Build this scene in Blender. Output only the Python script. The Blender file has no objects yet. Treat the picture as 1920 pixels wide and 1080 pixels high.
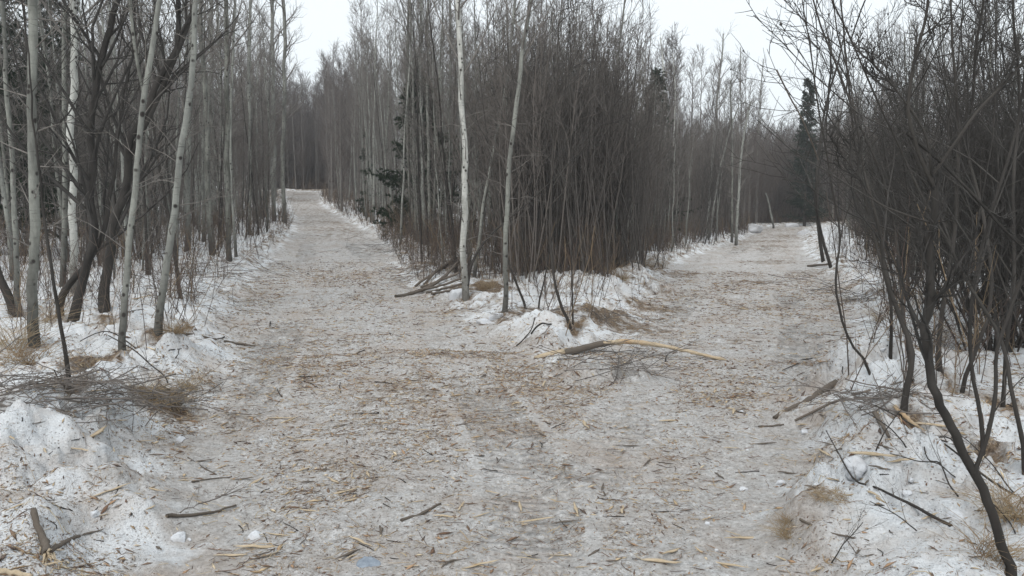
import bpy, math, random
import numpy as np
R = math.radians
S = bpy.context.scene
COL = S.collection
# ------------------------------------------------------------------ camera, world, light, exposure
FPX = 1478.0                      # focal length in pixels of the 1920 px wide photograph
PITCH = math.atan(140.0 / FPX)    # horizon sits 140 px above the middle
EYE = 1.6
cam_d = bpy.data.cameras.new('camera'); cam = bpy.data.objects.new('camera', cam_d); COL.objects.link(cam)
cam.location = (0, 0, EYE); cam.rotation_euler = (math.pi / 2 - PITCH, 0, 0)
cam_d.sensor_width = 36; cam_d.lens = FPX / 1920 * 36; cam_d.clip_start = 0.05; cam_d.clip_end = 3000
S.camera = cam
SUN_EL, SUN_AZ = R(48), R(200)
w = bpy.data.worlds.new('World'); S.world = w; w.use_nodes = True
nt = w.node_tree; nt.nodes.clear()
out = nt.nodes.new('ShaderNodeOutputWorld'); bg = nt.nodes.new('ShaderNodeBackground')
sky = nt.nodes.new('ShaderNodeTexSky'); sky.sky_type = 'NISHITA'; sky.sun_disc = False
sky.sun_elevation = SUN_EL; sky.sun_rotation = SUN_AZ; sky.air_density = 1.0; sky.dust_density = 3.0; sky.ozone_density = 1.0
mixw = nt.nodes.new('ShaderNodeMix'); mixw.data_type = 'RGBA'
mixw.inputs[0].default_value = 0.90          # closed cloud cover over the sky
mixw.inputs[7].default_value = (6.75, 7.15, 7.35, 1)
nt.links.new(sky.outputs[0], mixw.inputs[6]); nt.links.new(mixw.outputs[2], bg.inputs[0])
bg.inputs[1].default_value = 0.10
nt.links.new(bg.outputs[0], out.inputs[0])
sd = bpy.data.lights.new('sun', 'SUN'); sd.energy = 1.0; sd.angle = R(22); sd.color = (1.0, 0.97, 0.93)
sun = bpy.data.objects.new('sun', sd); COL.objects.link(sun)
sun.rotation_euler = (R(90) - SUN_EL, 0, math.pi - SUN_AZ)
S.view_settings.view_transform = 'Standard'; S.view_settings.look = 'None'
S.view_settings.exposure = 0.72; S.view_settings.gamma = 1.0
S.cycles.use_denoising = True
S.cycles.max_bounces = 4; S.cycles.diffuse_bounces = 3; S.cycles.volume_bounces = 0

# ------------------------------------------------------------------ small numpy noise library
_rs = np.random.RandomState(7)
_PT = _rs.rand(512, 512)
def vnoise(x, y):
    xi = np.floor(x).astype(np.int64); yi = np.floor(y).astype(np.int64)
    fx = x - xi; fy = y - yi
    fx = fx * fx * (3 - 2 * fx); fy = fy * fy * (3 - 2 * fy)
    a = _PT[xi & 511, yi & 511]; b = _PT[(xi + 1) & 511, yi & 511]
    c = _PT[xi & 511, (yi + 1) & 511]; d = _PT[(xi + 1) & 511, (yi + 1) & 511]
    return (a * (1 - fx) + b * fx) * (1 - fy) + (c * (1 - fx) + d * fx) * fy
def fbm(x, y, o=4):
    s = 0; amp = 0.5; t = 0
    x, y = .8 * x + .6 * y + .45 * vnoise(y * 1.3 + 7, x * 1.3 + 3), .8 * y - .6 * x + .45 * vnoise(x * 1.2 + 31, y * 1.2 + 13)
    for i in range(o):
        s = s + amp * vnoise(x + 17.3 * i, y - 9.1 * i); t += amp; amp *= .5; x, y = 2.03 * (.77 * x + .64 * y), 2.03 * (.77 * y - .64 * x)
    return s / t
def sstep(a, b, x):
    t = np.clip((x - a) / (b - a), 0, 1); return t * t * (3 - 2 * t)

# ------------------------------------------------------------------ terrain
LD = [-50, 0, 13, 25, 50, 65, 80, 110, 400]; LZ = [0, 0, 0.02, .45, 1.35, 2.35, 3.78, 4.1, 5.5]
RD = [-50, 0, 15, 36, 60, 100, 400]; RZ = [0, 0, 0.0, .12, .58, .95, 2.2]
def Hbase(x, y):
    r = np.hypot(x, y) * np.sign(y + 1e-6)
    u = x / np.maximum(np.abs(y), 2.0)
    k = sstep(-.14, .22, u)
    # sample the profiles with a little blur so that slopes do not kink
    L = sum(np.interp(r + o, LD, LZ) for o in (-4, -2, 0, 2, 4)) / 5
    Q = sum(np.interp(r + o, RD, RZ) for o in (-4, -2, 0, 2, 4)) / 5
    return L * (1 - k) + Q * k
CP, SP = math.cos(PITCH), math.sin(PITCH)
def ray(px, py):
    cx = (px - 960) / FPX; cy = (540 - py) / FPX
    return np.array([cx, cy * SP + CP, cy * CP - SP])
def hit(px, py, H):
    d = ray(px, py); p = np.array([0, 0, EYE]); lo, hi = 2., 300.
    for it, n in enumerate((160, 14, 14, 14)):
        t = np.geomspace(lo, hi, n); q = p + d * t[:, None]
        b = q[:, 2] <= H(q[:, 0], q[:, 1])
        if not b.any(): return p + d * 300
        k = max(1, int(np.argmax(b))); lo, hi = t[k - 1], t[k]
    return p + d * hi
def at(px, py, D):
    d = ray(px, py); return np.array([0, 0, EYE]) + d * (D / d[1])

TRAIL_PX = [(250, 1180), (345, 1030), (350, 900), (385, 800), (425, 720), (440, 660), (425, 600), (470, 540), (510, 490), (553, 440), (556, 405), (543, 380), (530, 363),
            (596, 361), (603, 385), (640, 408), (690, 436), (725, 465), (745, 505), (790, 550), (860, 590), (930, 625), (990, 660), (1040, 690),
            (1130, 650), (1195, 605), (1230, 565), (1262, 500), (1330, 470), (1395, 448), (1418, 434), (1432, 427),
            (1515, 427), (1500, 450), (1522, 490), (1560, 530), (1592, 590), (1590, 650), (1535, 720), (1490, 790), (1530, 860), (1500, 930), (1450, 1010), (1440, 1180)]
_tp = [hit(a, b, Hbase)[:2] for a, b in TRAIL_PX]
iR = TRAIL_PX.index((1515, 427)); iL = TRAIL_PX.index((596, 361))
TR = []
for i, q in enumerate(_tp):
    if i == 0: TR += [np.array([-2.6, -40.]), np.array([-2.4, -4.])]
    if i == iL: TR += [_tp[iL - 1] + np.array([-30., 8.]), _tp[iL - 1] + np.array([-30., 13.])]
    if i == iR: TR += [_tp[iR - 1] + np.array([3., 3.5]), _tp[iR - 1] + np.array([22., 6.]), _tp[iR - 1] + np.array([22., 2.])]
    TR.append(q)
TR += [np.array([2.2, -4.]), np.array([2.4, -40.])]
TR = np.array(TR)
def sdist(x, y):
    """signed distance to the trail outline, positive on the trail"""
    x = np.asarray(x, float); y = np.asarray(y, float)
    dmin = np.full(x.shape, 1e9); ins = np.zeros(x.shape, bool)
    n = len(TR)
    for i in range(n):
        ax, ay = TR[i]; bx, by = TR[(i + 1) % n]
        ex, ey = bx - ax, by - ay
        t = np.clip(((x - ax) * ex + (y - ay) * ey) / (ex * ex + ey * ey + 1e-12), 0, 1)
        dmin = np.minimum(dmin, (x - ax - t * ex) ** 2 + (y - ay - t * ey) ** 2)
        c = (ay > y) != (by > y)
        if by != ay:
            ins ^= c & (x < (bx - ax) * (y - ay) / (by - ay) + ax)
    d = np.sqrt(dmin)
    return np.where(ins, d, -d)
# tyre tracks as polylines (points on the ground)
TRACKS_PX = [[(900, 1180), (1080, 1040), (1010, 900), (945, 800), (895, 730), (850, 660), (790, 600), (730, 540), (690, 490), (650, 450), (600, 415)],
             [(330, 1180), (420, 900), (455, 760), (500, 680), (535, 620), (560, 560), (570, 500), (580, 450), (570, 405)],
             [(1330, 1150), (1400, 930), (1440, 820), (1490, 720), (1505, 640), (1490, 580), (1455, 520), (1430, 480), (1440, 455)],
             [(1130, 880), (1190, 760), (1240, 690), (1230, 640), (1260, 590), (1310, 540), (1350, 490), (1400, 460)]]
TRACKS = []
for tr in TRACKS_PX:
    pts = np.array([hit(a, b, Hbase)[:2] for a, b in tr])
    # smooth resample
    s = np.r_[0, np.cumsum(np.hypot(*np.diff(pts, axis=0).T))]
    ss = np.linspace(0, s[-1], 60)
    q = np.c_[np.interp(ss, s, pts[:, 0]), np.interp(ss, s, pts[:, 1])]
    for _ in range(3): q[1:-1] = (q[:-2] + 2 * q[1:-1] + q[2:]) / 4
    TRACKS.append(q)
def tracks(x, y):
    """along-track coordinate, across coordinate and weight of the nearest wheel track"""
    best = np.full(x.shape, 1e9); S_ = np.zeros(x.shape); T_ = np.zeros(x.shape)
    for q in TRACKS:
        s0 = 0.
        for i in range(len(q) - 1):
            ax, ay = q[i]; ex, ey = q[i + 1] - q[i]; l = math.hypot(ex, ey)
            t = np.clip(((x - ax) * ex + (y - ay) * ey) / (l * l + 1e-12), 0, 1)
            dd = (x - ax - t * ex) ** 2 + (y - ay - t * ey) ** 2
            m = dd < best
            best = np.where(m, dd, best); S_ = np.where(m, s0 + t * l, S_)
            T_ = np.where(m, ((x - ax) * ey - (y - ay) * ex) / (l + 1e-9), T_)
            s0 += l
    d = np.sqrt(best)
    return S_, T_, 1 - sstep(.20, .30, d)
MELT = []
LUMPS = []   # extra snow mounds heaved up by the machines: x, y, radius, height
for (px, py, r_, h_) in [(120, 820, .45, .16), (60, 930, .4, .14), (250, 650, .6, .12), (60, 700, .5, .12), (150, 760, .4, .1), (1640, 745, .5, .17), (1640, 950, .35, .13),
                         (1010, 640, .46, .07), (1055, 645, .32, .07), (950, 620, .3, .06), (1110, 695, .45, .12), (1085, 560, .8, .26), (1190, 545, .8, .20), (1000, 545, .6, .12),
                         (1600, 748, .35, .16), (1650, 775, .3, .14), (290, 668, .35, .13), (255, 700, .4, .12), (22, 930, .3, .10), (150, 840, .3, .14), (1660, 935, .25, .10), (1510, 1010, .22, .10), (1600, 885, .2, .06), (90, 900, .3, .08), (980, 560, .6, .05), (1760, 850, .6, .12), (1850, 1000, .5, .1), (1530, 1010, .3, .07),
                         (1580, 790, .4, .1), (300, 740, .4, .08), (1620, 700, .5, .08)]:
    q = hit(px, py, Hbase); LUMPS.append((q[0], q[1], r_, h_))
def Hfull(x, y, sd=None, extra=False):
    z = Hbase(x, y)
    if sd is None: sd = sdist(x, y)
    wob = (fbm(x * 1.1 + 5, y * 1.1, 3) - .5) * .5
    sdw = sd + wob
    out_ = sstep(-.15, .75, -sdw)
    z = z + out_ * (.15 + .10 * (fbm(x * .5, y * .5, 3) - .5))
    z = z + out_ * .20 * (fbm(x * 1.3, y * 1.3 + 40, 4) - .5)
    edge = np.exp(-((sdw + .45) / .40) ** 2)
    z = z + edge * .20 * np.clip(fbm(x * 2.4 + 30, y * 2.4, 3) - .42, 0, 1) * 2
    z = z + (1 - out_) * .07 * (fbm(x * .9 + 3, y * .9, 3) - .5)
    z = z + (.042 + .015 * out_) * (fbm(x * 5 + 11, y * 5, 3) - .5)
    LN = fbm(x * 6 + 1, y * 6 + 2, 4)
    z = z + (.020 + .03 * out_) * np.abs(LN - .5) * 2 + out_ * .055 * sstep(.47, .53, fbm(x * 2.3 + 60, y * 2.3, 4))
    for lx, ly, lr, lh in LUMPS:
        dd = ((x - lx) ** 2 + (y - ly) ** 2) / (lr * lr)
        if lr * lh < .03: g_ = np.exp(-dd * 1.6)
        else: g_ = sstep(1.25, .65, np.sqrt(dd) + (LN - .5) * 1.6)
        z = z + lh * g_ * (.45 + 1.1 * LN)
    for lx, ly, lr, lh in MELT: z = z - lh * np.exp(-((x - lx) ** 2 + (y - ly) ** 2) / lr ** 2)
    return z
def H1(x, y): return float(Hfull(np.array([float(x)]), np.array([float(y)]))[0])
def G(px, py): return hit(px, py, Hfull)
BASES = [(66, 648), (36, 592), (142, 545), (131, 606), (196, 582), (229, 670), (294, 625), (132, 724), (30, 590), (874, 560), (945, 584), (1076, 618), (990, 580), (1692, 778), (1765, 705), (1712, 720), (1845, 860), (1880, 760), (1800, 735)]
_mb = [G(a, b) for a, b in BASES]; MELT += [(q[0], q[1], .17, .07) for q in _mb]

# ------------------------------------------------------------------ node material helpers
class MatB:
    def __init__(s, name, rough=.9, spec=.2):
        s.m = bpy.data.materials.new(name); s.m.use_nodes = True; s.t = s.m.node_tree; s.b = s.t.nodes['Principled BSDF']
        s.b.inputs['Roughness'].default_value = rough; s.b.inputs['Specular IOR Level'].default_value = spec
    def n(s, typ, **kw):
        q = s.t.nodes.new(typ)
        for k, v in kw.items(): setattr(q, k, v)
        return q
    def l(s, a, b): s.t.links.new(a, b)
    def co(s, scale=(1, 1, 1), kind='Object'):
        c = s.n('ShaderNodeTexCoord'); mp = s.n('ShaderNodeMapping'); mp.inputs['Scale'].default_value = scale
        s.l(c.outputs[kind], mp.inputs[0]); return mp.outputs[0]
    def noise(s, vec, sc, det=4, rough=.6, dist=0):
        q = s.n('ShaderNodeTexNoise'); q.inputs['Scale'].default_value = sc; q.inputs['Detail'].default_value = det
        q.inputs['Roughness'].default_value = rough; q.inputs['Distortion'].default_value = dist
        s.l(vec, q.inputs['Vector']); return q.outputs['Fac']
    def rng(s, v, a, b, c=0., d=1.):
        q = s.n('ShaderNodeMapRange'); q.inputs[1].default_value = a; q.inputs[2].default_value = b; q.inputs[3].default_value = c; q.inputs[4].default_value = d
        s.l(v, q.inputs[0]); return q.outputs[0]
    def math(s, op, a, b=None):
        q = s.n('ShaderNodeMath', operation=op)
        for i, v in enumerate((a, b)):
            if v is None: continue
            if isinstance(v, (int, float)): q.inputs[i].default_value = v
            else: s.l(v, q.inputs[i])
        return q.outputs[0]
    def mix(s, f, a, b, mode='MIX'):
        q = s.n('ShaderNodeMix', data_type='RGBA', blend_type=mode)
        for i, v in ((0, f), (6, a), (7, b)):
            if isinstance(v, (int, float)): q.inputs[i].default_value = v
            elif isinstance(v, tuple): q.inputs[i].default_value = (*v, 1) if len(v) == 3 else v
            else: s.l(v, q.inputs[i])
        return q.outputs[2]
    def attr(s, name, out='Fac'):
        q = s.n('ShaderNodeAttribute'); q.attribute_name = name; return q.outputs[out]
    def rand(s):
        return s.n('ShaderNodeObjectInfo').outputs['Random']
    def bump(s, h, st, dist=.01, prev=None):
        q = s.n('ShaderNodeBump'); q.inputs['Strength'].default_value = st; q.inputs['Distance'].default_value = dist
        s.l(h, q.inputs['Height'])
        if prev is not None: s.l(prev, q.inputs['Normal'])
        return q.outputs[0]
    def fin(s, col, nrm=None):
        s.l(col, s.b.inputs['Base Color'])
        if nrm is not None: s.l(nrm, s.b.inputs['Normal'])
        return s.m

def mat_ground():
    m = MatB('snowy ground', .85, .25)
    P = m.co((1, 1, 1))
    trail = m.attr('trail'); chip = m.attr('chip'); clean = m.attr('clean')
    big = m.noise(P, 1.1, 5, .6); mid = m.noise(P, 5.0, 6, .68); fine = m.noise(P, 32., 6, .75); vf = m.noise(P, 130., 3, .7)
    st = m.noise(m.co((60, 9, 30)), 1.0, 5, .7, .5); st2 = m.noise(m.co((10, 70, 30)), 1.0, 5, .7, .5)
    snow = m.mix(m.rng(mid, .3, .7), (.74, .77, .80), (.86, .88, .90))
    snow = m.mix(m.rng(m.noise(P, 2.2, 5, .7), .46, .70, 0, .75), snow, (.50, .43, .37))       # soiled patches
    pack = m.mix(m.rng(fine, .30, .68), (.30, .285, .27), (.80, .80, .80))
    pack = m.mix(m.rng(mid, .42, .68, 0, .6), pack, (.41, .37, .335))
    pack = m.mix(m.rng(big, .48, .68, 0, .5), pack, (.40, .32, .26))
    pack = m.mix(m.rng(m.math('MAXIMUM', st, st2), .60, .74, 0, .55), pack, (.22, .165, .12))
    duff = m.mix(m.rng(fine, .35, .65), (.07, .05, .037), (.30, .225, .155))
    duff = m.mix(m.rng(m.math('MAXIMUM', st, st2), .58, .66), duff, (.48, .39, .28))
    t = m.math('ADD', trail, m.math('MULTIPLY', m.math('SUBTRACT', mid, .5), 1.3))
    tm = m.rng(t, .30, .70)
    c = m.mix(tm, snow, pack)
    e = m.math('ADD', chip, m.math('MULTIPLY', m.math('SUBTRACT', mid, .5), 1.6))
    c = m.mix(m.rng(e, .42, .72), c, duff)
    # specks of bark and soil everywhere
    vo = m.n('ShaderNodeTexVoronoi'); vo.inputs['Scale'].default_value = 42.; m.l(P, vo.inputs['Vector'])
    sp = m.rng(m.math('ADD', vo.outputs['Distance'], m.math('MULTIPLY', mid, -.32)), .0, .07, 1, 0)
    c = m.mix(m.math('MULTIPLY', sp, m.rng(m.noise(P, 3.1, 4), .42, .62, .1, .8)), c, (.14, .10, .075))
    c = m.mix(m.rng(vf, .62, .72, 0, .55), c, (.12, .09, .07))
    # bumps: grain + tread bars of the tyres
    h = m.math('ADD', m.math('MULTIPLY', fine, .7), m.math('MULTIPLY', vf, .3))
    n1 = m.bump(h, 1.0, .035)
    n2 = m.bump(mid, .6, .06, n1)
    s_ = m.attr('ts'); tt = m.attr('tt'); tw = m.attr('tw')
    ph = m.math('ADD', m.math('MULTIPLY', s_, 2 * math.pi / .105), m.math('MULTIPLY', m.math('ABSOLUTE', tt), -16.))
    bar = m.math('MULTIPLY', m.math('SINE', m.math('ADD', ph, m.math('MULTIPLY', mid, 3.))), tw)
    bar = m.math('MULTIPLY', bar, m.rng(m.noise(P, 2.5, 3), .35, .60))
    n3 = m.bump(bar, .9, .03, n2)
    return m.fin(c, n3)
def mat_snow():
    m = MatB('snow chunk', .8, .3); P = m.co()
    a = m.noise(P, 6., 5, .7); f = m.noise(P, 40., 4, .7)
    c = m.mix(m.rng(a, .45, .75, 0, .55), (.60, .62, .65), (.40, .36, .33))
    c = m.mix(m.rng(f, .66, .74, 0, .7), c, (.2, .15, .11))
    return m.fin(c, m.bump(f, .6, .02))
def mat_bark(name, pale, dark, mark, base, markamt=.5, var=.35, var_to=(.6, .62, .58)):
    m = MatB(name, .9, .15); P = m.co()
    rnd = m.rand()
    n1 = m.noise(m.co((4, 4, 1.2)), 1.6, 5, .6); f = m.noise(m.co((30, 30, 14)), 1.0, 5, .7)
    c = m.mix(m.rng(n1, .42, .58), dark, pale)
    bd = m.noise(m.co((1.5, 1.5, 16)), 1.0, 4, .65)
    c = m.mix(m.rng(bd, .48, .64, 0, markamt * .55), c, dark)
    c = m.mix(m.math('MULTIPLY', rnd, var), c, var_to)
    if markamt:
        stv = m.noise(m.co((7, 7, 46)), 1.0, 4, .6)
        c = m.mix(m.rng(stv, .60, .70, 0, markamt * .8), c, mark)
        vo = m.n('ShaderNodeTexVoronoi'); vo.inputs['Scale'].default_value = 1.0
        m.l(m.co((11, 11, 10)), vo.inputs['Vector'])
        dn = m.math('ADD', vo.outputs['Distance'], m.math('MULTIPLY', m.noise(m.co((2, 2, 3.3)), 1.0, 3), .5))
        c = m.mix(m.rng(dn, .38, .50, min(1, markamt * 1.5), 0), c, mark)
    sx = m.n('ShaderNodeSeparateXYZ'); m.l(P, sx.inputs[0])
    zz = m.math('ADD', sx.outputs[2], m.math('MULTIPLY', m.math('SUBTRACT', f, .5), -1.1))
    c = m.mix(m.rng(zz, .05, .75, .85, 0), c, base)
    c = m.mix(m.rng(f, .3, .7, .28, 0), c, mark)
    return m.fin(c, m.bump(f, .7, .008))
def mat_plain(name, a, b, sc=20., rough=.9, attr=None, var=0., varto=(.3, .3, .3)):
    m = MatB(name, rough, .15)
    if attr: c = m.attr(attr, 'Color')
    else: c = m.mix(m.rng(m.noise(m.co(), sc, 4, .6), .35, .65), a, b)
    if var: c = m.mix(m.math('MULTIPLY', m.rand(), var), c, varto)
    return m.fin(c)
def mat_stone():
    m = MatB('blue grey stone', .75, .3); f = m.noise(m.co(), 25., 5, .7)
    return m.fin(m.mix(m.rng(f, .35, .65), (.16, .19, .23), (.27, .31, .36)), m.bump(f, .6, .01))
def mat_wood():
    m = MatB('split wood', .8, .2)
    f = m.noise(m.co((30, 30, 30)), 1.0, 4, .7); g = m.noise(m.co((3, 3, 3)), 1.0, 3, .6)
    c = m.mix(m.rng(f, .3, .7), (.38, .30, .20), (.54, .45, .33))
    c = m.mix(m.rng(g, .5, .7, 0, .65), c, (.40, .24, .11))
    return m.fin(c, m.bump(f, .8, .01))
M = dict(
    ground=mat_ground(), snow=mat_snow(),
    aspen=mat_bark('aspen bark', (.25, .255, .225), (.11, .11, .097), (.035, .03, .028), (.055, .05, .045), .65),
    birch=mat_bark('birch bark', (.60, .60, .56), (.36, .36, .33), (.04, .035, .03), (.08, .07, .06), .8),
    alder=mat_bark('alder bark', (.052, .048, .044), (.030, .028, .026), (.03, .027, .025), (.045, .04, .036), .0, .18, (.20, .18, .16)),
    spbark=mat_bark('spruce bark', (.09, .075, .06), (.05, .04, .035), (.03, .025, .02), (.05, .04, .035), .0, .1),
    atwig=mat_plain('aspen twigs', (.115, .105, .097), (.19, .175, .16), 8, var=.3, varto=(.32, .30, .27)),
    dtwig=mat_plain('willow twigs', (.050, .047, .044), (.115, .107, .100), 8, var=.85, varto=(.175, .155, .14)),
    rtwig=mat_plain('alder twigs', (.034, .032, .030), (.068, .064, .060), 8, var=.3, varto=(.11, .10, .09)),
    needle=mat_plain('spruce needles', (.018, .030, .020), (.045, .062, .036), 9),
    stick=mat_bark('stick bark', (.21, .18, .155), (.12, .10, .088), (.05, .04, .035), (.13, .11, .09), .0, .3, (.30, .26, .22)),
    wood=mat_wood(), stone=mat_stone(),
    tinted=mat_plain('tinted litter', 0, 0, attr='tint'),
    straw=mat_plain('dead grass', (.26, .19, .12), (.44, .36, .24), 12, var=.4, varto=(.22, .13, .07)),
)

# ------------------------------------------------------------------ mesh helpers
def mesh_from(name, V, F, mat, smooth=False, sizes=None, tint=None):
    """F: flat int array of corners with constant face size (int sizes) or list of (array, size)"""
    me = bpy.data.meshes.new(name)
    V = np.asarray(V, np.float32).reshape(-1, 3)
    blocks = F if isinstance(F, list) else [(F, sizes)]
    idx = np.concatenate([np.asarray(f, np.int32).ravel() for f, s in blocks])
    tot = np.concatenate([np.full(np.asarray(f).size // s, s, np.int32) for f, s in blocks])
    st = np.r_[0, np.cumsum(tot)[:-1]].astype(np.int32)
    me.vertices.add(len(V)); me.vertices.foreach_set('co', V.ravel())
    me.loops.add(len(idx)); me.loops.foreach_set('vertex_index', idx)
    me.polygons.add(len(tot)); me.polygons.foreach_set('loop_start', st); me.polygons.foreach_set('loop_total', tot)
    if smooth: me.polygons.foreach_set('use_smooth', np.ones(len(tot), bool))
    me.update(calc_edges=True)
    if tint is not None:
        a = me.attributes.new('tint', 'FLOAT_COLOR', 'POINT')
        a.data.foreach_set('color', np.c_[tint, np.ones(len(tint))].astype(np.float32).ravel())
    me.materials.append(mat)
    return me
def obj(name, me, parent=None, loc=None):
    o = bpy.data.objects.new(name, me); COL.objects.link(o)
    if parent is not None: o.parent = parent
    if loc is not None: o.location = loc
    return o
def tag(o, label, cat, group=None, kind=None):
    if label: o['label'] = label
    if cat: o['category'] = cat
    if group: o['group'] = group
    if kind: o['kind'] = kind
    return o
def thing(name, label, cat, loc=(0, 0, 0), rz=0, sc=1., group=None):
    o = bpy.data.objects.new(name, None); COL.objects.link(o); o.empty_display_size = .1
    o.location = loc; o.rotation_euler = (0, 0, rz); o.scale = (sc, sc, sc)
    return tag(o, label, cat, group)
def nrmz(a): return a / (np.linalg.norm(a, axis=-1, keepdims=True) + 1e-9)
def tubes(P, Rr, sides, bumpy=0., rng=None):
    """P (M,K,3), Rr (M,K) -> verts, [(faces, size)]"""
    M_, K, _ = P.shape
    T = np.empty_like(P); T[:, 1:-1] = P[:, 2:] - P[:, :-2]; T[:, 0] = P[:, 1] - P[:, 0]; T[:, -1] = P[:, -1] - P[:, -2]
    T = nrmz(T)
    D = nrmz(P[:, -1] - P[:, 0])
    ref = np.where(np.abs(D[:, 2:3]) > .7, np.array([[1., 0, 0]]), np.array([[0, 0, 1.]]))
    U = nrmz(np.cross(T, ref[:, None, :])); W = np.cross(T, U)
    a = np.arange(sides) * 2 * math.pi / sides
    rr = Rr[:, :, None]
    if bumpy and rng is not None: rr = rr * (1 + bumpy * (rng.rand(M_, K, sides) - .5) * 2)
    V = P[:, :, None, :] + (U[:, :, None, :] * np.cos(a)[None, None, :, None] + W[:, :, None, :] * np.sin(a)[None, None, :, None]) * rr[..., None]
    V = V.reshape(-1, 3)
    m = np.arange(M_)[:, None, None] * K * sides; k = np.arange(K - 1)[None, :, None] * sides; j = np.arange(sides)[None, None, :]; j2 = (j + 1) % sides
    F = np.stack([m + k + j, m + k + j2, m + k + sides + j2, m + k + sides + j], -1).reshape(-1, 4)
    return V, F
class Acc:
    def __init__(s): s.V = []; s.Q = []; s.T = []; s.C = []; s.n = 0
    def add(s, V, F, col=None):
        (s.Q if F.shape[1] == 4 else s.T).append(F + s.n); s.V.append(V); s.n += len(V)
        if col is not None: s.C.append(np.broadcast_to(col, (len(V), 3)))
    def tube(s, P, Rr, sides, col=None, bumpy=0., rng=None, caps=False):
        V, F = tubes(P, Rr, sides, bumpy, rng); n0 = s.n; s.add(V, F, col)
        if caps:
            M_, K = P.shape[:2]
            for mi in range(M_):
                for kk in (0, K - 1):
                    ring = n0 + mi * K * sides + kk * sides + np.arange(sides)
                    c = s.n; cc = P[mi, kk][None]
                    tri = np.stack([np.full(sides, c), ring, np.roll(ring, -1)], -1)
                    s.V.append(cc); s.n += 1; s.T.append(tri)
                    if col is not None: s.C.append(np.asarray(col, float).reshape(-1, 3)[:1])
    def mesh(s, name, mat, smooth=True):
        bl = []
        if s.Q: bl.append((np.concatenate(s.Q), 4))
        if s.T: bl.append((np.concatenate(s.T), 3))
        return mesh_from(name, np.concatenate(s.V), bl, mat, smooth, tint=np.concatenate(s.C) if s.C else None)
def interp_path(P, Rr, idx, t):
    K = P.shape[1]; f = np.clip(t, 0, .9999) * (K - 1); k = f.astype(int); fr = (f - k)[:, None]
    a = P[idx, k]; b = P[idx, k + 1]
    return a * (1 - fr) + b * fr, nrmz(b - a), Rr[idx, k] * (1 - fr[:, 0]) + Rr[idx, k + 1] * fr[:, 0]
def spawn(P, Rr, n, t0, t1, ang, length, K, up, wig, rmin, rng, rk=.6, tpow=1., angvar=.25, lenvar=.35, rtip=.5):
    """n children per parent; ang in radians from the parent's axis; length(t) in metres"""
    N = P.shape[0]; idx = np.repeat(np.arange(N), n)
    t = (np.tile(np.arange(n), N) + rng.rand(N * n)) / n; t = t0 + (t1 - t0) * t ** tpow
    p, tan, pr = interp_path(P, Rr, idx, t)
    rv = rng.normal(size=p.shape); perp = nrmz(np.cross(tan, rv))
    A = (ang * (1 + angvar * rng.normal(size=len(t))))[:, None]
    d = nrmz(np.cos(A) * tan + np.sin(A) * perp)
    L = length(t, idx) * (1 + lenvar * (rng.rand(len(t)) * 2 - 1))
    Q = np.empty((len(t), K, 3)); Q[:, 0] = p
    for k in range(1, K):
        d = nrmz(d + np.array([0, 0, up / (K - 1)]) + wig * rng.normal(size=d.shape))
        Q[:, k] = Q[:, k - 1] + d * (L / (K - 1))[:, None]
    r0 = np.maximum(np.minimum(pr * rk, pr * .9), rmin)
    rr = r0[:, None] + (np.maximum(rmin * rtip, r0 * .25) - r0)[:, None] * np.linspace(0, 1, K)[None]
    return Q, rr
def smooth_path(pts, n):
    pts = np.array(pts, float); s = np.r_[0, np.cumsum(np.linalg.norm(np.diff(pts, axis=0), axis=1))]
    # catmull-rom by dense linear + relax
    ss = np.linspace(0, s[-1], n); q = np.stack([np.interp(ss, s, pts[:, i]) for i in range(3)], 1)
    for _ in range(max(1, n // (2 * len(pts)))):
        q[1:-1] = (q[:-2] + 2 * q[1:-1] + q[2:]) / 4
    return q

# ------------------------------------------------------------------ tree kinds
def aspen_trunk(h, r, rng, K=12, lean=.03, wander=.012):
    t = np.linspace(0, 1, K); P = np.zeros((1, K, 3))
    a = rng.rand() * 6.28
    P[0, :, 2] = t * h - .25 * (t == 0)
    P[0, :, 0] = lean * h * t * math.cos(a) + np.cumsum(rng.normal(size=K)) * wander * h / 12
    P[0, :, 1] = lean * h * t * math.sin(a) + np.cumsum(rng.normal(size=K)) * wander * h / 12
    P[0, :, :2] -= P[0, 0, :2]
    Rr = (r * (1 - t) ** .8 + .004)[None]; Rr[0, 0] = r * 1.35
    return P, Rr
def aspen_crown(acc, P, Rr, rng, h, low=.35, n1=26, n2=6, n3=3, rmin=.0035, stub=14, bl=.17, wide=.75):
    """ascending limbs, side shoots and twigs of an aspen"""
    B, br = spawn(P, Rr, n1, low, .985, wide, lambda t, i: bl * h * (1.15 - t) ** .7, 6, .55, .06, rmin * 1.3, rng, .42)
    acc.tube(B, br, 4)
    C, cr = spawn(B, br, n2, .15, .98, .7, lambda t, i: .055 * h * (1.1 - .5 * t), 4, .4, .08, rmin, rng, .6)
    acc.tube(C, cr, 3)
    if n3:
        D, dr = spawn(C, cr, n3, .2, .98, .7, lambda t, i: .022 * h * np.ones_like(t), 3, .25, .1, rmin * .8, rng, .7)
        acc.tube(D, dr, 3)
    if stub:
        E, er = spawn(P, Rr, stub, .08, low, 1.15, lambda t, i: .05 * h * np.ones_like(t), 4, .15, .15, rmin, rng, .22)
        acc.tube(E, er, 3)
        E2, er2 = spawn(E, er, 2, .3, .95, .7, lambda t, i: .025 * h * np.ones_like(t), 3, .15, .15, rmin * .8, rng, .6)
        acc.tube(E2, er2, 3)
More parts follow.
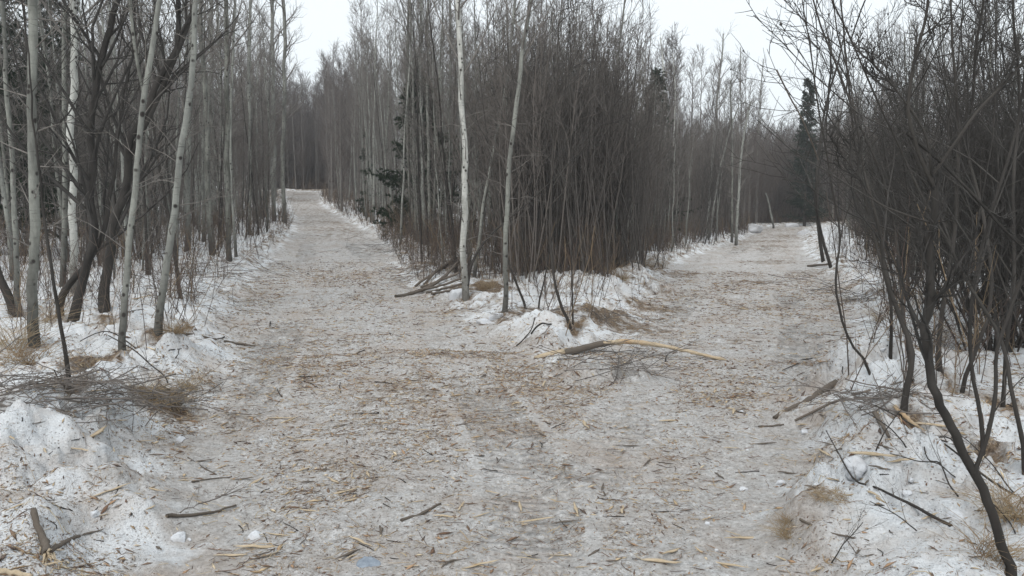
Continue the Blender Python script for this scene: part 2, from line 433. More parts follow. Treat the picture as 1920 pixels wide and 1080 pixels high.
def aspen_variant(i, h, r, low, n1, n2, n3, rmin, bl=.17, wide=.75, mats=('aspen', 'atwig'), wander=.012, lean=.03):
    rng = np.random.RandomState(100 + i)
    P, Rr = aspen_trunk(h, r, rng, lean=lean, wander=wander)
    a = Acc(); a.tube(P, Rr, 8)
    c = Acc(); aspen_crown(c, P, Rr, rng, h, low, n1, n2, n3, rmin, bl=bl, wide=wide)
    return a.mesh('trunk', M[mats[0]]), c.mesh('crown', M[mats[1]])
def alder_stems(rng, n, h, spread, r, K=9, bend=0., wig=.10):
    az = rng.rand(n) * 6.28; lean = spread * (.25 + .9 * rng.rand(n)); hh = h * (.65 + .4 * rng.rand(n))
    P = np.zeros((n, K, 3)); d = np.stack([np.cos(az) * np.sin(lean) + bend, np.sin(az) * np.sin(lean), np.cos(lean)], 1); d = nrmz(d)
    P[:, 0, :2] = rng.normal(size=(n, 2)) * .10; P[:, 0, 2] = -.15
    for k in range(1, K):
        d = nrmz(d + wig * rng.normal(size=d.shape) + np.array([0, 0, .03]))
        P[:, k] = P[:, k - 1] + d * (hh / (K - 1))[:, None]
    r0 = r * (.55 + .6 * rng.rand(n)); t = np.linspace(0, 1, K)
    Rr = r0[:, None] * (1 - t[None]) ** .85 + .003
    return P, Rr
def alder_twigs(acc, P, Rr, rng, h, n1=7, n2=5, n3=3, rmin=.003, t0=.22, ang=.62, bl=.34, cones=0.):
    B, br = spawn(P, Rr, n1, t0, .97, ang, lambda t, i: bl * h * (1.05 - t) ** .8, 6, .38, .12, rmin * 1.4, rng, .6)
    acc.tube(B, br, 4)
    C, cr = spawn(B, br, n2, .15, .97, .68, lambda t, i: .10 * h * (1.1 - .5 * t), 4, .25, .14, rmin, rng, .65)
    acc.tube(C, cr, 3)
    if n3:
        D, dr = spawn(C, cr, n3, .2, .95, .75, lambda t, i: .038 * h * np.ones_like(t), 3, .15, .15, rmin * .8, rng, .7)
        acc.tube(D, dr, 3)
    if cones:
        k = rng.rand(len(C)) < cones; c0 = C[k][:, -1] + rng.normal(size=(int(k.sum()), 3)) * .006; m = len(c0)
        o_ = np.array([(0, 0, 1.3), (1, 0, 0), (0, 1, 0), (-1, 0, 0), (0, -1, 0), (0, 0, -1.3)]) * .0075
        f = np.array([(0, 1, 2), (0, 2, 3), (0, 3, 4), (0, 4, 1), (5, 2, 1), (5, 3, 2), (5, 4, 3), (5, 1, 4)])
        if m: acc.add((c0[:, None] + o_[None] * (.8 + .6 * rng.rand(m, 1, 1))).reshape(-1, 3), (np.arange(m)[:, None, None] * 6 + f[None]).reshape(-1, 3))
    return C, cr
def shrub_variant(i, n, h, spread, r, n1, n2, n3, rmin, mat, twig, bend=0.):
    rng = np.random.RandomState(300 + i)
    P, Rr = alder_stems(rng, n, h, spread, r, bend=bend)
    a = Acc(); a.tube(P, Rr, 5); stem = a.mesh('stem', M[mat])
    c = Acc(); alder_twigs(c, P, Rr, rng, h, n1, n2, n3, rmin, cones=.06)
    return stem, c.mesh('crown', M[twig])
def one_mesh_shrub(i, n, h, spread, r, n1, n2, n3, rmin, mat, bend=0.):
    rng = np.random.RandomState(300 + i)
    P, Rr = alder_stems(rng, n, h, spread, r, bend=bend, wig=.045); P[:, :, :2] += (rng.normal(size=(n, 1, 2)) * .28)
    c = Acc(); c.tube(P, Rr, 4); alder_twigs(c, P, Rr, rng, h, n1, n2, n3, rmin, t0=.34, ang=.45, bl=.22)
    return c.mesh('shrub', M[mat])
def spruce_meshes(i, h, width, dens=1.0, bare=.05):
    rng = np.random.RandomState(500 + i)
    K = 10; t = np.linspace(0, 1, K); P = np.zeros((1, K, 3)); P[0, :, 2] = t * h - .2 * (t == 0)
    Rr = (h * .011 * (1 - t) + .006)[None]
    a = Acc(); a.tube(P, Rr, 7); tr = a.mesh('trunk', M['spbark'])
    c = Acc()
    n = int(11 * h * dens)
    B, br = spawn(P, Rr, n, bare, .99, 1.45, lambda t, i: width * (1.03 - t) ** .75 * (.75 + .5 * rng.rand(len(t))), 6, -.22, .05, .006, rng, .35, angvar=.08)
    B[:, :, 2] += (np.linspace(0, 1, 6) ** 3 * .10 * width)[None]
    c.tube(B, br, 3)
    C, cr = spawn(B, br, 13, .12, 1., .85, lambda t, i: .26 * width * (1.15 - t), 4, -.18, .06, .004, rng, .5, angvar=.15)
    c.tube(C, cr, 3)
    A = np.concatenate([B[:, ::2][:, :3], C[:, [0, 2, 3]]]); ar = np.concatenate([br[:, :3], cr[:, :3]])
    nn = 64
    N = A.shape[0]; idx = np.repeat(np.arange(N), nn); tt = rng.rand(N * nn)
    p, tan, _ = interp_path(A, ar, idx, tt)
    d = nrmz(tan * .9 + rng.normal(size=p.shape) * .75); ln = (.035 + .03 * rng.rand(len(p)))[:, None] * (1 + width * .35)
    side = nrmz(np.cross(d, rng.normal(size=p.shape))) * (.0045 + .0032 * width)
    V = np.stack([p + side, p - side, p + d * ln], 1).reshape(-1, 3)
    F = np.arange(len(V)).reshape(-1, 3)
    c.add(V, F)
    return tr, c.mesh('crown', M['needle'], smooth=False)

# ------------------------------------------------------------------ ground sheet
def build_ground():
    th = np.r_[np.linspace(-180, -40, 36)[:-1], np.linspace(-40, 40, 640), np.linspace(40, 180, 36)[1:-1]] * math.pi / 180
    n1 = 900
    r = np.r_[.4, .9, 1.6, 2.3, 2.8 * (1.0051) ** np.arange(n1), 2.8 * 1.0051 ** (n1 - 1) * 1.12 ** np.arange(1, 14)]
    TH, RR = np.meshgrid(th, r)
    x = RR * np.sin(TH); y = RR * np.cos(TH)
    sd_ = sdist(x, y); z = Hfull(x, y, sd_)
    S_, T_, W_ = tracks(x, y)
    rm = np.zeros_like(x)
    for (px, py, rad) in [(920, 780, 1.1), (1010, 900, .7), (1070, 1000, .5), (500, 650, 1.8), (455, 740, .9), (1500, 640, 1.8), (1475, 560, 1.5), (1265, 580, 1.6), (1440, 470, 4), (580, 470, 4)]:
        q = G(px, py); rm = np.maximum(rm, np.exp(-((x - q[0]) ** 2 + (y - q[1]) ** 2) / rad ** 2))
    rut = W_ * sstep(.0, .25, sd_) * np.clip(rm * 1.3, 0, 1)
    z = z - rut * .022 + .005 * np.clip(rm * 1.3, 0, 1) * np.exp(-((np.abs(T_) - .30) / .07) ** 2) * sstep(.3, .5, sd_) * (np.abs(T_) < .6)
    ph = S_ * 2 * math.pi / .105 - np.abs(T_) * 16
    z = z + rut * .012 * np.sin(ph) * (RR < 14)
    nr, na = x.shape
    V = np.stack([x, y, z], -1).reshape(-1, 3)
    i = np.arange(nr - 1)[:, None] * na; j = np.arange(na)[None]; j2 = (j + 1) % na
    F = np.stack([i + j, i + na + j, i + na + j2, i + j2], -1).reshape(-1, 4)[:, ::-1]
    V = np.r_[V, [[0, 0, H1(0, 0)]]]; c = len(V) - 1
    tri = np.stack([np.full(na, c), np.arange(na), np.roll(np.arange(na), -1)], -1)[:, ::-1]
    me = mesh_from('ground', V, [(F, 4), (tri, 3)], M['ground'], True)
    trail = sstep(-.55, .35, sd_ + (fbm(x * 1.7, y * 1.7 + 9, 3) - .5) * .9)
    # bark and chip duff: round the thicket, at the apex between the trails, and beside the right trail
    chip = np.zeros_like(x)
    for (px, py, rad, s_) in CHIPZ:
        q = G(px, py); chip = np.maximum(chip, s_ * np.exp(-((x - q[0]) ** 2 + (y - q[1]) ** 2) / rad ** 2))
    far = sstep(12, 30, RR) * (1 - trail) * (.34 + .4 * sstep(50, 75, RR))
    mid_isl = ((x > -2.8) & (x < 7.5) & (y > 16)) * (sd_ < -.4) * .52
    edge_ = np.exp(-((sd_ + .5) / .7) ** 2) * sstep(13, 22, RR) * .55
    chip = np.maximum(np.maximum(np.maximum(chip, far), mid_isl), np.maximum(edge_, trail * sstep(9, 40, RR) * (.36 + .30 * fbm(x * .5, y * .5, 3))))
    for nm, a in (('trail', trail), ('chip', chip), ('ts', S_), ('tt', T_), ('tw', rut), ('clean', 1 - trail)):
        at_ = me.attributes.new(nm, 'FLOAT', 'POINT'); at_.data.foreach_set('value', np.r_[a.ravel(), 0.].astype(np.float32))
    o = obj('ground', me); o['kind'] = 'structure'
    return o
CHIPZ = [(1450, 462, 2.2, .62), (1440, 490, 1.7, .62), (1425, 530, 1.2, .6), (1410, 580, .8, .55), (1390, 640, .6, .5), (1370, 740, .5, .45), (620, 640, 1.2, .45), (740, 740, .9, .45), (600, 520, 1.5, .45), (1140, 595, 1.2, .74), (1060, 588, .8, .68), (970, 592, .8, .66), (1220, 575, .9, .7), (900, 575, .7, .6), (1060, 535, 1.2, .55), (830, 500, 1.6, .7), (900, 545, .9, .8), (850, 580, .8, .5), (760, 520, 1.2, .5), (700, 470, 1.5, .5), (1200, 590, .8, .55), (1530, 510, 1.4, .6), (1590, 540, 1.2, .6),
         (1620, 560, 1.0, .6), (170, 680, .35, .9), (300, 745, .4, .9), (330, 780, .3, .6), (200, 600, .5, .6), (360, 615, .45, .6), (1230, 500, 2.2, .65), (1180, 520, 1.6, .55), (470, 540, .9, .45), (1430, 470, 2.5, .4)]
CHIPZ += [(a, b, .24, .7) for a, b in BASES]
build_ground()

# ------------------------------------------------------------------ haze
def build_haze():
    x0, x1, y0, y1, z0, z1 = -330, 330, -300, 420, -2.0, 34.0
    V = [(x, y, z) for x in (x0, x1) for y in (y0, y1) for z in (z0, z1)]
    F = np.array([(0, 1, 3, 2), (4, 6, 7, 5), (0, 4, 5, 1), (2, 3, 7, 6), (0, 2, 6, 4), (1, 5, 7, 3)])
    m = bpy.data.materials.new('haze'); m.use_nodes = True; t = m.node_tree; t.nodes.clear()
    o_ = t.nodes.new('ShaderNodeOutputMaterial'); v = t.nodes.new('ShaderNodeVolumePrincipled')
    v.inputs['Color'].default_value = (.90, .94, 1.0, 1); v.inputs['Density'].default_value = HAZE
    t.links.new(v.outputs[0], o_.inputs['Volume'])
    o = obj('haze', mesh_from('haze', V, F, m, sizes=4)); tag(o, None, None, None, 'stuff'); return o
HAZE = .0012

# ------------------------------------------------------------------ hero trees traced through their own pixels at their own distance
def world_path(px_path, D0=None, dD=0., wob=0.0, seed=0):
    """first point sits on the ground; the rest stand in the plane at that distance, leaning dD metres per point"""
    rng = np.random.RandomState(seed)
    if D0 is None:
        b = G(*px_path[0]); D0 = b[1]; pts = [b]
    else: pts = [at(*px_path[0], D0)]
    for i, (a, c) in enumerate(px_path[1:]):
        D = D0 + dD * (i + 1) + wob * rng.normal() * D0 * .02
        pts.append(at(a, c, D))
    return np.array(pts), D0
def extend(pts, top, rng, bend=.15):
    """carry a trunk on above the frame to its full height"""
    pts = list(pts); d = nrmz(pts[-1] - pts[-2]); base = pts[0][2]
    while pts[-1][2] - base < top:
        d = nrmz(d + np.array([0, 0, bend]) + rng.normal(size=3) * .04); pts.append(pts[-1] + d * .8)
    return np.array(pts)
hero_n = [0]
def hero_tree(name, label, cat, path, w0, w1, top, kind='aspen', D0=None, dD=0., low=.35, n1=26, n2=6, n3=3, forks=(), crown=True, stub=16, bl=.15, group=None, wob=.0, bend=.15, ang=.62):
    hero_n[0] += 1; rng = np.random.RandomState(1000 + hero_n[0])
    pts, D = world_path(path, D0, dD, wob, hero_n[0])
    npx = len(pts)
    if top: pts = extend(pts, top, rng, bend)
    base = pts[0].copy(); base[2] -= .0
    root = thing(name, label, cat, tuple(base), group=group)
    K = max(16, len(pts) * 4)
    Q = smooth_path(pts, K) - base
    wf = .74 if kind != 'alder' else .68
    r0 = wf * w0 / 2 / FPX * D; r1 = wf * w1 / 2 / FPX * D
    wn = rng.normal(size=(K, 3)) * r0 * (.38 if kind != 'alder' else .5); wn[1:-1] = (wn[:-2] + wn[1:-1] + wn[2:]) / 2.4; wn[0] = 0; Q += wn * [1, 1, .2]
    h = np.linalg.norm(np.diff(pts, axis=0), axis=1); s = np.r_[0, np.cumsum(h)]; L = s[-1]; sv = s[npx - 1] / L
    t = np.linspace(0, 1, K)
    Rr = np.where(t < sv, r0 + (r1 - r0) * t / max(sv, 1e-6), r1 * (1 - (t - sv) / max(1e-6, 1 - sv)) ** .8)
    Rr = np.maximum(Rr, .0035); Rr[0] *= 1.25; Rr[1] *= 1.08
    Q[0, 2] -= .12; P = Q[None]; Rr = Rr[None]
    bm = {'aspen': 'aspen', 'birch': 'birch', 'alder': 'alder'}[kind]; tm = {'aspen': 'atwig', 'birch': 'atwig', 'alder': 'rtwig'}[kind]
    a = Acc(); a.tube(P, Rr, 10, bumpy=.05, rng=rng); trunk = obj('trunk' if kind != 'alder' else 'stem', a.mesh('trunk', M[bm]), root)
    allP = [(P, Rr)]
    for (fp, fw0, fw1, ftop) in forks:
        fpts = np.array([at(a_, c_, D + dD * (j + 1)) for j, (a_, c_) in enumerate(fp)])
        if ftop: fpts = extend(fpts, ftop, rng, bend)
        KK = max(10, len(fpts) * 3); FQ = (smooth_path(fpts, KK) - base)[None]
        fr0 = wf * fw0 / 2 / FPX * D; fr1 = wf * fw1 / 2 / FPX * D
        FR = (fr0 + (fr1 - fr0) * np.linspace(0, 1, KK) ** .7)[None]
        b = Acc(); b.tube(FQ, FR, 8, bumpy=.05, rng=rng); obj('limb', b.mesh('limb', M[bm]), root); allP.append((FQ, FR))
    if crown:
        c = Acc()
        for j, (PP, RRr) in enumerate(allP):
            hh = L if j == 0 else L * .5
            if kind == 'alder': alder_twigs(c, PP, RRr, rng, hh, n1 if j == 0 else max(4, n1 // 2), n2, n3, .0022 + .00012 * D, t0=low, ang=ang, cones=.22 if pts[0][0] > 2 else 0.)
            else: aspen_crown(c, PP, RRr, rng, hh, low if j == 0 else .1, n1, n2, n3, min(.0022 + .00012 * D, .0065), stub=stub, bl=bl)
        obj('crown', c.mesh('crown', M[tm]), root)
    return root
HT = hero_tree
# --- left bank
HT('aspen_tree', 'stout pale aspen on the left snowbank, thickest trunk near the picture edge, knotted bark', 'tree', [(66, 648), (62, 480), (63, 320), (56, 150), (59, 0)], 25, 21, 10)
HT('aspen_tree', 'slim pale aspen with slightly bowed trunk, the one nearest the left picture edge', 'tree', [(36, 592), (31, 440), (19, 250), (8, 60)], 14, 10, 9)
HT('birch_tree', 'white barked birch standing in clean snow behind the stout pale aspen', 'tree', [(142, 545), (138, 420), (133, 260), (138, 120), (137, 0)], 19, 16, 11, 'birch')
HT('alder_tree', 'dark trunk bowed like an elbow beside the white birch, rising upright then leaning right', 'tree', [(131, 606), (152, 545), (170, 470), (166, 330), (180, 170), (207, 50)], 26, 16, 6.5, 'alder', n1=22, n2=6, low=.14)
HT('alder_tree', 'thick dark leaning trunk that sweeps right and forks high between the pale aspens', 'tree', [(196, 582), (203, 480), (222, 380), (243, 270), (285, 190), (325, 100), (340, 10)], 28, 12, 6.5, 'alder', n1=22, n2=6, low=.14,
   forks=[([(240, 300), (283, 215), (315, 140), (345, 70), (370, -10)], 15, 9, 6)])
HT('alder_tree', 'dark low trunk bent sharply towards the right at the foot of the bowed alder', 'tree', [(112, 596), (122, 545), (160, 505), (195, 440), (215, 330)], 20, 10, 5, 'alder', n1=16, n2=5, low=.15)
HT('aspen_tree', 'leaning grey aspen with forked top and dark knots, rooted in the snow lobe', 'tree', [(229, 670), (238, 520), (252, 360), (268, 190), (290, 60), (300, -10)], 17, 12, 9, forks=[([(269, 175), (254, 110), (243, 0), (240, -60)], 8, 6, 8)])
HT('aspen_tree', 'leaning grey aspen at the trail edge with a long stick at its foot', 'tree', [(294, 625), (305, 520), (334, 350), (353, 200), (366, 50), (370, -10)], 19, 12, 9)
HT('alder_tree', 'thin dark sapling leaning left, rooted closest on the left snowbank', 'tree', [(132, 724), (112, 610), (96, 500), (82, 380), (70, 250)], 12, 5, 4.2, 'alder', n1=12, n2=4, low=.25)
HT('alder_tree', 'heavy dark stem leaning out of the left picture edge above the dead grass', 'tree', [(30, 590), (2, 510), (-30, 430), (-70, 330)], 24, 16, 5, 'alder', n1=8, low=.3)
HT('aspen_tree', 'tall aspen rising from twiggy brush left of the trail, twin of a thinner one', 'tree', [(430, 488), (427, 350), (424, 180), (425, 60), (423, 0)], 13, 10, 11)
HT('aspen_tree', 'thin aspen leaning right close against its taller twin beside the left trail', 'tree', [(443, 482), (436, 380), (432, 240), (438, 100), (441, 0)], 7, 5, 10)
HT('aspen_tree', 'upright aspen where the left snow patch ends, first tall trunk before the trail bend', 'tree', [(401, 420), (399, 300), (396, 150), (398, 0)], 11, 9, 12)
HT('aspen_tree', 'aspen with dark knots rising beside the left trail where it narrows', 'tree', [(514, 414), (513, 250), (511, 100), (510, 0)], 10, 8, 13, low=.3)
HT('aspen_tree', 'dark footed aspen on the very edge of the left trail where it narrows', 'tree', [(533, 416), (531, 300), (533, 150), (534, 60), (531, 0)], 10, 8, 13, low=.3)
HT('aspen_tree', 'pale aspen third in the loose row left of the narrowing trail', 'tree', [(468, 440), (470, 300), (466, 150), (470, 0)], 8, 7, 12)
HT('aspen_tree', 'dim grey aspen between the leaning pair and the row of tall aspens', 'tree', [(350, 470), (352, 300), (357, 120), (360, 0)], 14, 11, 11)
# --- wedge of wood between the trails
HT('birch_tree', 'whitest birch of the wedge between the trails, dark at its foot', 'tree', [(874, 560), (868, 440), (870, 300), (867, 170), (862, 60), (860, 0)], 17, 12, 10.5, 'birch', low=.3, n1=20)
HT('aspen_tree', 'grey aspen standing forward alone at the tip of the wedge beside the snow mound', 'tree', [(945, 584), (949, 450), (956, 300), (968, 170), (985, 60), (1000, -20)], 13, 10, 9.5, low=.32, bl=.2)
HT('aspen_tree', 'slender grey aspen leaning right behind the whitest birch', 'tree', [(888, 520), (905, 400), (928, 270), (952, 150), (966, 0)], 9, 7, 10)
HT('aspen_tree', 'slim pale aspen, left one of four standing close together in the wedge', 'tree', [(778, 450), (766, 330), (764, 160), (766, 0)], 8, 6, 12)
HT('aspen_tree', 'slim pale aspen, second of four standing close together in the wedge', 'tree', [(782, 455), (776, 330), (774, 160), (770, 30)], 7, 5, 12)
HT('aspen_tree', 'slim pale aspen, third of four standing close together in the wedge', 'tree', [(797, 458), (793, 330), (789, 160), (790, 0)], 9, 7, 12)
HT('aspen_tree', 'slim pale aspen, right one of four standing close together in the wedge', 'tree', [(808, 462), (803, 330), (801, 170), (802, 0)], 8, 6, 12)
HT('aspen_tree', 'knotted pale aspen seen between the group of four and the whitest birch', 'tree', [(843, 440), (842, 300), (845, 150), (844, 0)], 8, 6, 12)
HT('alder_tree', 'dark twisted sapling standing beside the upright snow block at the wedge', 'tree', [(874, 560), (882, 500), (893, 470), (930, 430), (990, 380)], 9, 4, 3.2, 'alder', n1=6, n2=4, low=.35)
HT('alder_tree', 'bent grey stem curving down to the dirty snow mound at the apex', 'tree', [(1076, 618), (1050, 575), (1037, 510), (1030, 430), (1034, 330)], 9, 5, 4, 'alder', n1=6, n2=4, low=.4)
HT('alder_tree', 'straight thin dark shoot rising behind the dirty snow mound', 'tree', [(1075, 606), (1072, 540), (1073, 460), (1066, 380), (1070, 270)], 5, 3, 4, 'alder', n1=5, n2=4, low=.35)
HT('alder_tree', 'thin stem leaning left over the brown duff behind the lone forward aspen', 'tree', [(990, 580), (972, 540), (955, 500), (944, 440), (930, 360)], 7, 4, 4, 'alder', n1=6, n2=4, low=.4)
HT('alder_tree', 'thin dark sapling leaning right from the duff between two bent stems', 'tree', [(1008, 578), (1020, 530), (1030, 470), (1045, 400)], 5, 3, 3.6, 'alder', n1=5, n2=4, low=.35)
HT('aspen_tree', 'forked pale sapling at the edge of the right trail before the willow thicket ends', 'tree', [(1380, 460), (1386, 330), (1396, 240), (1408, 190)], 7, 4, 0, low=.3, n1=14)
HT('aspen_tree', 'pale leaning sapling rising to the right out of the willow thicket', 'tree', [(1330, 445), (1345, 340), (1365, 250), (1385, 200)], 5, 3, 0, low=.4, n1=10)
HT('aspen_tree', 'broken bare pale stem leaning left at the far bend of the right trail', 'tree', [(1450, 428), (1443, 390), (1436, 362)], 5, 4, 0, low=.6, n1=3, n2=2)
HT('aspen_tree', 'upright pale stem with side limbs beside the right trail', 'tree', [(1372, 455), (1373, 350), (1372, 240), (1370, 150)], 6, 3, 0, low=.4, n1=16)
HT('aspen_tree', 'tall open crowned aspen standing alone against the sky above the thicket', 'tree', [(1342, 400), (1346, 300), (1343, 190), (1352, 120), (1358, 62)], 9, 3, 0, D0=62, low=.45, n1=20, n2=6, n3=2, bl=.24)
HT('aspen_tree', 'narrow aspen against the sky just right of the tall open crowned one', 'tree', [(1388, 400), (1390, 300), (1389, 180), (1388, 88)], 5, 2, 0, D0=62, low=.45, n1=18, n2=5, n3=1, bl=.17)
HT('aspen_tree', 'smallest of the three aspens that stand out against the sky over the thicket', 'tree', [(1412, 410), (1420, 300), (1424, 200), (1432, 110)], 4, 2, 0, D0=62, low=.5, n1=16, n2=5, n3=1, bl=.16)
HT('birch_tree', 'fine twigged birch crown over the spruce top at the thicket shoulder', 'tree', [(1262, 420), (1250, 300), (1246, 180), (1240, 70)], 6, 3, 0, D0=45, kind='birch', low=.5, n1=18, n2=6, n3=2, bl=.16)
HT('birch_tree', 'thin birch crown against the sky between the spruce top and open crowned aspen', 'tree', [(1275, 420), (1262, 300), (1268, 180), (1262, 100)], 5, 2, 0, D0=45, kind='birch', low=.5, n1=16, n2=6, n3=2, bl=.14)
HT('aspen_tree', 'knotted aspen leaning right with spreading limbs, above the thicket at its left end', 'tree', [(1100, 430), (1125, 300), (1150, 180), (1165, 60), (1172, 0)], 6, 4, 9, D0=24, low=.25, n1=22, n2=6, bl=.22)
# --- right side, nearest shrub: one big bent alder traced stem by stem
bigS = hero_tree('alder_tree', 'largest dark alder, trunk bending up from the bottom right corner of the path', 'tree',
    [(1900, 1082), (1868, 990), (1828, 890), (1778, 792), (1738, 712), (1733, 640), (1746, 520), (1751, 400), (1747, 330)], 27, 20, 0, 'alder', low=.52, n1=12, n2=5, n3=3, wob=.6,
    forks=[([(1749, 345), (1722, 290), (1700, 210), (1712, 120), (1738, 30), (1745, -60)], 13, 7, 0), ([(1750, 350), (1738, 250), (1690, 180), (1640, 120), (1600, 90)], 9, 4, 0),
           ([(1826, 888), (1852, 820), (1868, 740), (1866, 660), (1902, 560), (1940, 450)], 14, 8, 0), ([(1748, 330), (1790, 270), (1830, 210), (1900, 140), (1960, 60)], 11, 6, 0),
           ([(1700, 250), (1760, 300), (1830, 370), (1890, 440), (1960, 500)], 9, 8, 0), ([(1751, 420), (1690, 400), (1640, 380), (1560, 260)], 6, 3, 0)])
AL = 'alder_tree'
for (lab, path, w0, w1, D0, top) in [
    ('broken dark stump with snow hollow at its foot, beside the big alder trunk', [(1692, 778), (1694, 735), (1712, 700), (1706, 640), (1660, 540), (1645, 420), (1620, 300)], 19, 5, None, 3.4),
    ('dark alder stem rising behind the big alder trunk from the same patch of snow', [(1765, 705), (1762, 600), (1790, 450), (1800, 300), (1790, 150)], 14, 7, None, 3.9),
    ('slim dark stem crossing left of the big alder trunk', [(1712, 720), (1700, 640), (1690, 540), (1676, 420), (1660, 330), (1610, 230)], 10, 6, None, 3.6),
    ('arching thin alder stem that hangs out towards the right trail', [(1640, 690), (1600, 660), (1575, 590), (1562, 520), (1580, 450), (1560, 350)], 7, 5, None, 3.4),
    ('alder stem leaning right through the crossing branches beside the picture edge', [(1845, 860), (1838, 780), (1815, 660), (1825, 520), (1860, 400), (1905, 250), (1925, 100)], 12, 6, None, 3.8),
    ('grey stem slanting from the right picture edge over the snow', [(1925, 870), (1905, 760), (1880, 640), (1830, 560), (1790, 480), (1745, 400)], 13, 6, None, 2.6),
    ('dark alder stem upright near the right picture edge', [(1880, 760), (1888, 640), (1905, 500), (1895, 350), (1915, 200), (1905, 60)], 11, 6, None, 4),
    ('dark crooked stem bowing left between the big alder and the picture edge', [(1800, 735), (1840, 640), (1862, 560), (1850, 420), (1810, 300), (1830, 120)], 11, 7, None, 4),
    ('thin dark stem leaning left among the alders beyond the stump', [(1670, 660), (1672, 560), (1640, 430), (1605, 300), (1590, 150)], 9, 5, None, 4.2),
    ('dark slim trunk at the right edge of the trail where it curves away', [(1545, 490), (1530, 400), (1533, 300), (1552, 200), (1560, 120)], 9, 5, None, 6.5),
    ('dark leaning trunk second along the right trail where it curves away', [(1560, 500), (1536, 440), (1528, 360), (1540, 230), (1575, 110)], 8, 5, None, 6),
]:
    HT(AL, lab, 'tree', path, w0, w1, top, 'alder', D0=D0, low=.22, n1=10, n2=5, n3=3, wob=1.0)
# ------------------------------------------------------------------ random forest
def inst(name, meshes, label, cat, loc, rz, sc, group, tilt=None):
    if len(meshes) == 1:
        o = obj(name, meshes[0][1], loc=loc); tag(o, label, cat, group)
    else:
        o = thing(name, label, cat, loc, group=group)
        for nm, me in meshes: obj(nm, me, o)
    o.rotation_euler = (tilt[0] if tilt else 0, tilt[1] if tilt else 0, rz); o.scale = (sc, sc, sc)
    return o
ASP = [aspen_variant(i, 10.5, (.030, .052, .040, .062, .034, .046, .038, .056)[i], .26 + .05 * (i % 4), 24, 5, 2, .0052, wander=.035, lean=.05) for i in range(8)]
SAP = [aspen_variant(20 + i, 6.5, .020 + .005 * (i % 3), .25, 15, 4, 1, .0050, .15, .6, lean=.07, wander=.05) for i in range(5)]
SAPD = [aspen_variant(40 + i, 6.5, .018 + .004 * (i % 3), .2, 18, 6, 2, .0045, .17, .6, ('alder', 'dtwig'), lean=.12, wander=.04) for i in range(4)]
ALN = [shrub_variant(i, 12, 4.3, .48, .015, 8, 6, 3, .0026, 'alder', 'rtwig') for i in range(4)]
WIL = [one_mesh_shrub(20 + i, 15, 5.6, .20, .015, 6, 4, 1, .0046, 'dtwig', bend=.10) for i in range(6)]
FAR = [aspen_variant(60 + i, 12., .055, .12 + .05 * (i % 3), 30, 7, 2, .010, .16, .7) for i in range(4)]
rg = np.random.RandomState(11)
def scatter(n, u0, u1, d0, d1, sdmax=-.5, pw=2., margin=None):
    u = u0 + (u1 - u0) * rg.rand(n * 5); d = (d0 ** pw + (d1 ** pw - d0 ** pw) * rg.rand(n * 5)) ** (1 / pw)
    k = sdist(u * d, d) <= sdmax
    return list(zip((u * d)[k][:n], d[k][:n]))
def U(px): return (px - 960) / FPX
aspen_spots = []; sap_spots = []; sapd_spots = []; alder_spots = []; willow_spots = []; far_spots = []
# left stand
aspen_spots += [(x, y, 'aspens of the stand left of the left trail', 'pale slender aspen in the dense stand left of the left trail') for x, y in scatter(215, U(-80), U(545), 17, 75, -.8)]
sap_spots += [(x, y, 'grey saplings of the left stand', 'thin grey sapling in the stand left of the left trail') for x, y in scatter(70, U(-60), U(535), 14, 50, -.7)]
willow_spots += [(x, y, 'brushy clumps of the left stand', 'loose dark brushy clump under the aspens of the left stand') for x, y in scatter(26, U(-60), U(500), 13, 36, -1.0)]
sapd_spots += [(x, y, 'dark saplings of the left stand', 'thin dark sapling in the shade of the left stand') for x, y in scatter(170, U(-60), U(530), 12, 45, -.7)]
aspen_spots += [(x, y, 'aspens of the stand left of the left trail', 'pale slender aspen in the dense stand left of the left trail') for x, y in scatter(5, U(-100), U(300), 13, 17, -.8)]
# wedge
aspen_spots += [(x, y, 'aspens of the wedge between the trails', 'slender grey aspen in the wedge of wood between the trails') for x, y in scatter(150, U(600), U(930), 22, 75, -.5)]
aspen_spots += [(x, y, 'aspens of the wedge between the trails', 'slender grey aspen in the wedge of wood between the trails') for x, y in scatter(40, U(900), U(1150), 24, 55, -.5)]
sap_spots += [(x, y, 'saplings of the wedge between the trails', 'thin grey sapling in the wedge of wood between the trails') for x, y in scatter(130, U(600), U(1010), 17, 55, -.25)]
sapd_spots += [(x, y, 'dark saplings of the wedge', 'thin dark sapling in the wedge of wood between the trails') for x, y in scatter(80, U(640), U(1120), 16, 40, -.4)]
sap_spots += [(x, y, 'pale saplings behind the willow thicket', 'thin pale sapling standing in the willow thicket beside the right trail') for x, y in scatter(80, U(1150), U(1430), 20, 58, -.3)]
sap_spots += [(x, y, 'pale saplings behind the willow thicket', 'thin pale sapling standing in the willow thicket beside the right trail') for x, y in scatter(50, U(930), U(1200), 17, 32, -.6)]
willow_spots += [(x, y, 'willow clumps of the thicket', 'dark many stemmed willow clump in the thicket between the trails') for x, y in scatter(98, U(975), U(1425), 15.8, 48, -.6)]
sapd_spots += [(x, y, 'dark saplings of the wedge', 'thin dark sapling in the wedge of wood between the trails') for x, y in scatter(40, U(930), U(1300), 15, 26, -.6)]
willow_spots += [(x, y, 'willow clumps of the thicket', 'dark many stemmed willow clump in the thicket between the trails') for x, y in scatter(22, U(930), U(1240), 14.5, 19, -1.0)]
